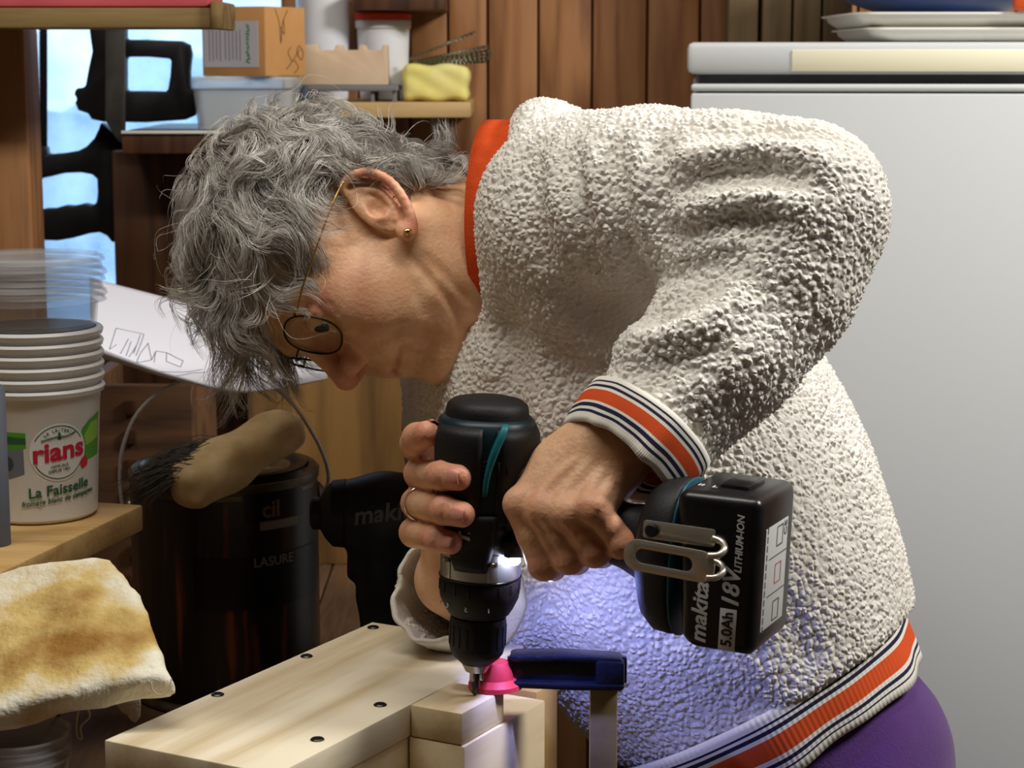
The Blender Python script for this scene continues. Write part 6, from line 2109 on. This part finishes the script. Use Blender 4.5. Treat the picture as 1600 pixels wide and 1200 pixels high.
# ---- strands
G = np3((0, 0, -1)); gl = np.array([G @ hF, G @ hU, G @ hL])             # gravity in head axes
crown = np.array([-5.5, 10.5, 1.0])
def smooth_noise(p, s, seed):
    q = p * s + seed
    return np.stack([np.sin(q[:, 1] * 1.3 + 1.7 * np.sin(q[:, 2] * .9)), np.sin(q[:, 2] * 1.1 + 1.9 * np.sin(q[:, 0] * .8)), np.sin(q[:, 0] * 1.2 + 1.5 * np.sin(q[:, 1] * 1.1))], 1)
NS = 15
def grow(root, nrm, length, lift, seed, grav, hmax):
    """Paths in head coordinates (cm); root (n,3)."""
    n = len(root)
    # flow over the head: away from the crown
    fl = root - crown
    fl = fl - (fl * nrm).sum(1, keepdims=True) * nrm
    fl /= np.linalg.norm(fl, axis=1, keepdims=True) + 1e-6
    # top and sides sweep towards face and down; the back towards the nape
    side = (root[:, 0] > -1.0)[:, None]
    nap = (np.clip((-root[:, 0] - 2) / 3, 0, 1) * np.clip((5 - root[:, 1]) / 5, 0, 1))[:, None]
    fl = np.where(side, fl + .40 * gl, fl + np.array([-.05, -.45, 0]) + nap * np.array([.25, -1.2, .15]))
    fl = fl + .55 * smooth_noise(root, .55, seed)
    d = nrm * lift[:, None] + fl
    d /= np.linalg.norm(d, axis=1, keepdims=True)
    pts = [root]
    p = root.copy()
    st = (length / (NS - 1))[:, None]
    for k in range(NS - 1):
        curl = smooth_noise(p + seed, .95, seed * .37)
        d = d + .30 * curl * (.4 + k / NS) + gl * grav[:, None] * (.10 + .10 * k / NS)
        d /= np.linalg.norm(d, axis=1, keepdims=True)
        e = (p - SC) / SR
        m = np.linalg.norm(e, axis=1)
        nn = (p - SC) / SR ** 2; nn /= np.linalg.norm(nn, axis=1, keepdims=True)
        outw = (d * nn).sum(1)
        hi = np.clip((m - 1.0 - hmax) / .12, 0, 1) * np.maximum(outw, 0)
        d = d - (hi * 1.15)[:, None] * nn
        d /= np.linalg.norm(d, axis=1, keepdims=True)
        p = p + d * st
        # stay outside the skull
        e = (p - SC) / (SR + .25 + .65 * min(1, k / 4))
        m = np.linalg.norm(e, axis=1)
        inside = m < 1
        p[inside] = (SC + (p[inside] - SC) / m[inside][:, None])
        if inside.any():
            nn = (p[inside] - SC) / SR ** 2; nn /= np.linalg.norm(nn, axis=1, keepdims=True)
            dd = d[inside]; dd -= np.minimum((dd * nn).sum(1, keepdims=True), 0) * nn
            d[inside] = dd / (np.linalg.norm(dd, axis=1, keepdims=True) + 1e-6)
        pts.append(p.copy())
    return np.stack(pts, 1)
u = fib(2600)
root = SC + u * SR
ok = (root[:, 1] > hairline(root[:, 0])) & (root[:, 2] > -8)
root = root[ok]; u = u[ok]
nrm = u / SR; nrm /= np.linalg.norm(nrm, axis=1, keepdims=True)
n = len(root)
front = np.clip((root[:, 0] - 3) / 5, 0, 1)
nape = np.clip((-root[:, 0] - 4) / 4, 0, 1) * np.clip((4 - root[:, 1]) / 6, 0, 1)
above_ear = np.exp(-((root[:, 0] + .5) ** 2 / 6 + (root[:, 1] - 2.5) ** 2 / 5)) * (root[:, 2] > 0)
sidef = front * np.clip((root[:, 2] - 2.5) / 2.5, 0, 1)
length = (4.2 + 2.0 * rng.random(n)) * (1 + .60 * front) * (1 - .55 * sidef) * (1 - .50 * above_ear) * (1 + .15 * nape)
lift = (.30 + .35 * rng.random(n)) * (1 - .4 * above_ear)
grav = .25 + 1.0 * front * (1 - .8 * sidef / np.maximum(front, 1e-6) * (front > 0)) + .25 * rng.random(n)
hmax = .10 + .10 * rng.random(n) + .9 * front * (1 - np.clip(root[:, 2] / 6, 0, 1))
# strands rooted on the nape, from the skin itself
bl = w2loc(co)
sel = np.where((bl[:, 1] < 1.8) & (bl[:, 1] > -6.3) & (bl[:, 0] < -2.6 + .25 * np.minimum(bl[:, 1] + .5, 0)) & (bl[:, 0] > -11) & (np.abs(bl[:, 2]) < 8))[0]
ex_ = np.where(((co - np3(HP(592, 238, 6.2)).astype(np.float32)) ** 2).sum(1) < .030 ** 2)[0]
ex_ = ex_[(bl[ex_][:, 2] > 0) & (bl[ex_][:, 0] < -3.0)]
sel = np.concatenate([sel, ex_, ex_])
sel = rng.choice(sel, min(620, len(sel)), replace=False)
nr = bl[sel].astype(float)
nw = body.normal(co[sel].astype(np.float32))
nn_ = np.stack([nw @ hF, nw @ hU, nw @ hL], 1)
root = np.concatenate([root, nr]); nrm = np.concatenate([nrm, nn_]); k_ = len(nr)
length = np.concatenate([length, rng.uniform(2.6, 4.4, k_)]); lift = np.concatenate([lift, rng.uniform(.22, .42, k_)])
grav = np.concatenate([grav, np.full(k_, .12)]); hmax = np.concatenate([hmax, np.full(k_, 1.2)])
n = len(root)
guides = grow(root, nrm, length, lift, 3.1, grav, hmax)
K = 9
strands, tone, rad = [], [], []
off = rng.normal(0, .30, (n, K, 3))
off -= (off * nrm[:, None]).sum(2, keepdims=True) * nrm[:, None]
gt = rng.random(n)
t = np.linspace(0, 1, NS)
for k in range(K):
    clump = (1 - .62 * t ** .8)[None, :, None]
    wig = rng.normal(0, 1, (n, 1, 3)) * (.05 * t ** 1.5)[None, :, None] * 2.2
    wv = rng.random((n, 1, 1)) * 6.28
    wave = np.sin(wv + t[None, :, None] * 7) * (.10 * t)[None, :, None] * rng.normal(0, 1, (n, 1, 3))
    s = guides + off[:, k][:, None, :] * clump + wig + wave
    strands.append(s); tone.append(np.clip(.62 * gt + .5 * rng.random(n) - .05, 0, 1)); rad.append(rng.uniform(.00011, .00021, n))
# loose flyaways
m = rng.integers(0, n, 420)
fly = grow(root[m], nrm[m], length[m] * rng.uniform(.9, 1.5, 420), lift[m] * 1.6, 8.7, grav[m] * .6, hmax[m] + .15)
strands.append(fly); tone.append(np.full(420, .9)); rad.append(np.full(420, .00009))
S_ = np.concatenate(strands); T_ = np.concatenate(tone); R_ = np.concatenate(rad)
W = loc2w(S_).astype(np.float32)
hc_ = bpy.data.hair_curves.new('strands')
hc_.add_curves([NS] * len(W))
org = np3(world_loc(hair))
hc_.points.foreach_set('position', (W - org.astype(np.float32)).reshape(-1))
taper = np.interp(t, [0, .6, 1], [1, .9, .25])
a_ = hc_.attributes.get('radius') or hc_.attributes.new('radius', 'FLOAT', 'POINT')
a_.data.foreach_set('value', (R_[:, None] * taper[None]).astype(np.float32).ravel())
a_ = hc_.attributes.new('tone', 'FLOAT', 'CURVE'); a_.data.foreach_set('value', T_.astype(np.float32))
M_str = bpy.data.materials.new('silver_hair'); M_str.use_nodes = True
nt = M_str.node_tree; b = nt.nodes['Principled BSDF']
an = nt.nodes.new('ShaderNodeAttribute'); an.attribute_name = 'tone'
rp = nt.nodes.new('ShaderNodeValToRGB')
rp.color_ramp.elements[0].position = .1; rp.color_ramp.elements[0].color = srgb(108, 102, 94)
rp.color_ramp.elements[1].position = .95; rp.color_ramp.elements[1].color = srgb(248, 246, 240)
e = rp.color_ramp.elements.new(.55); e.color = srgb(186, 181, 172)
nt.links.new(an.outputs['Fac'], rp.inputs[0]); nt.links.new(rp.outputs[0], b.inputs['Base Color'])
b.inputs['Roughness'].default_value = .38; b.inputs['Specular IOR Level'].default_value = .55
hc_.materials.append(M_str)
so = bpy.data.objects.new('strands', hc_)
COL.objects.link(so); so.parent = hair
so['kind'] = 'stuff'
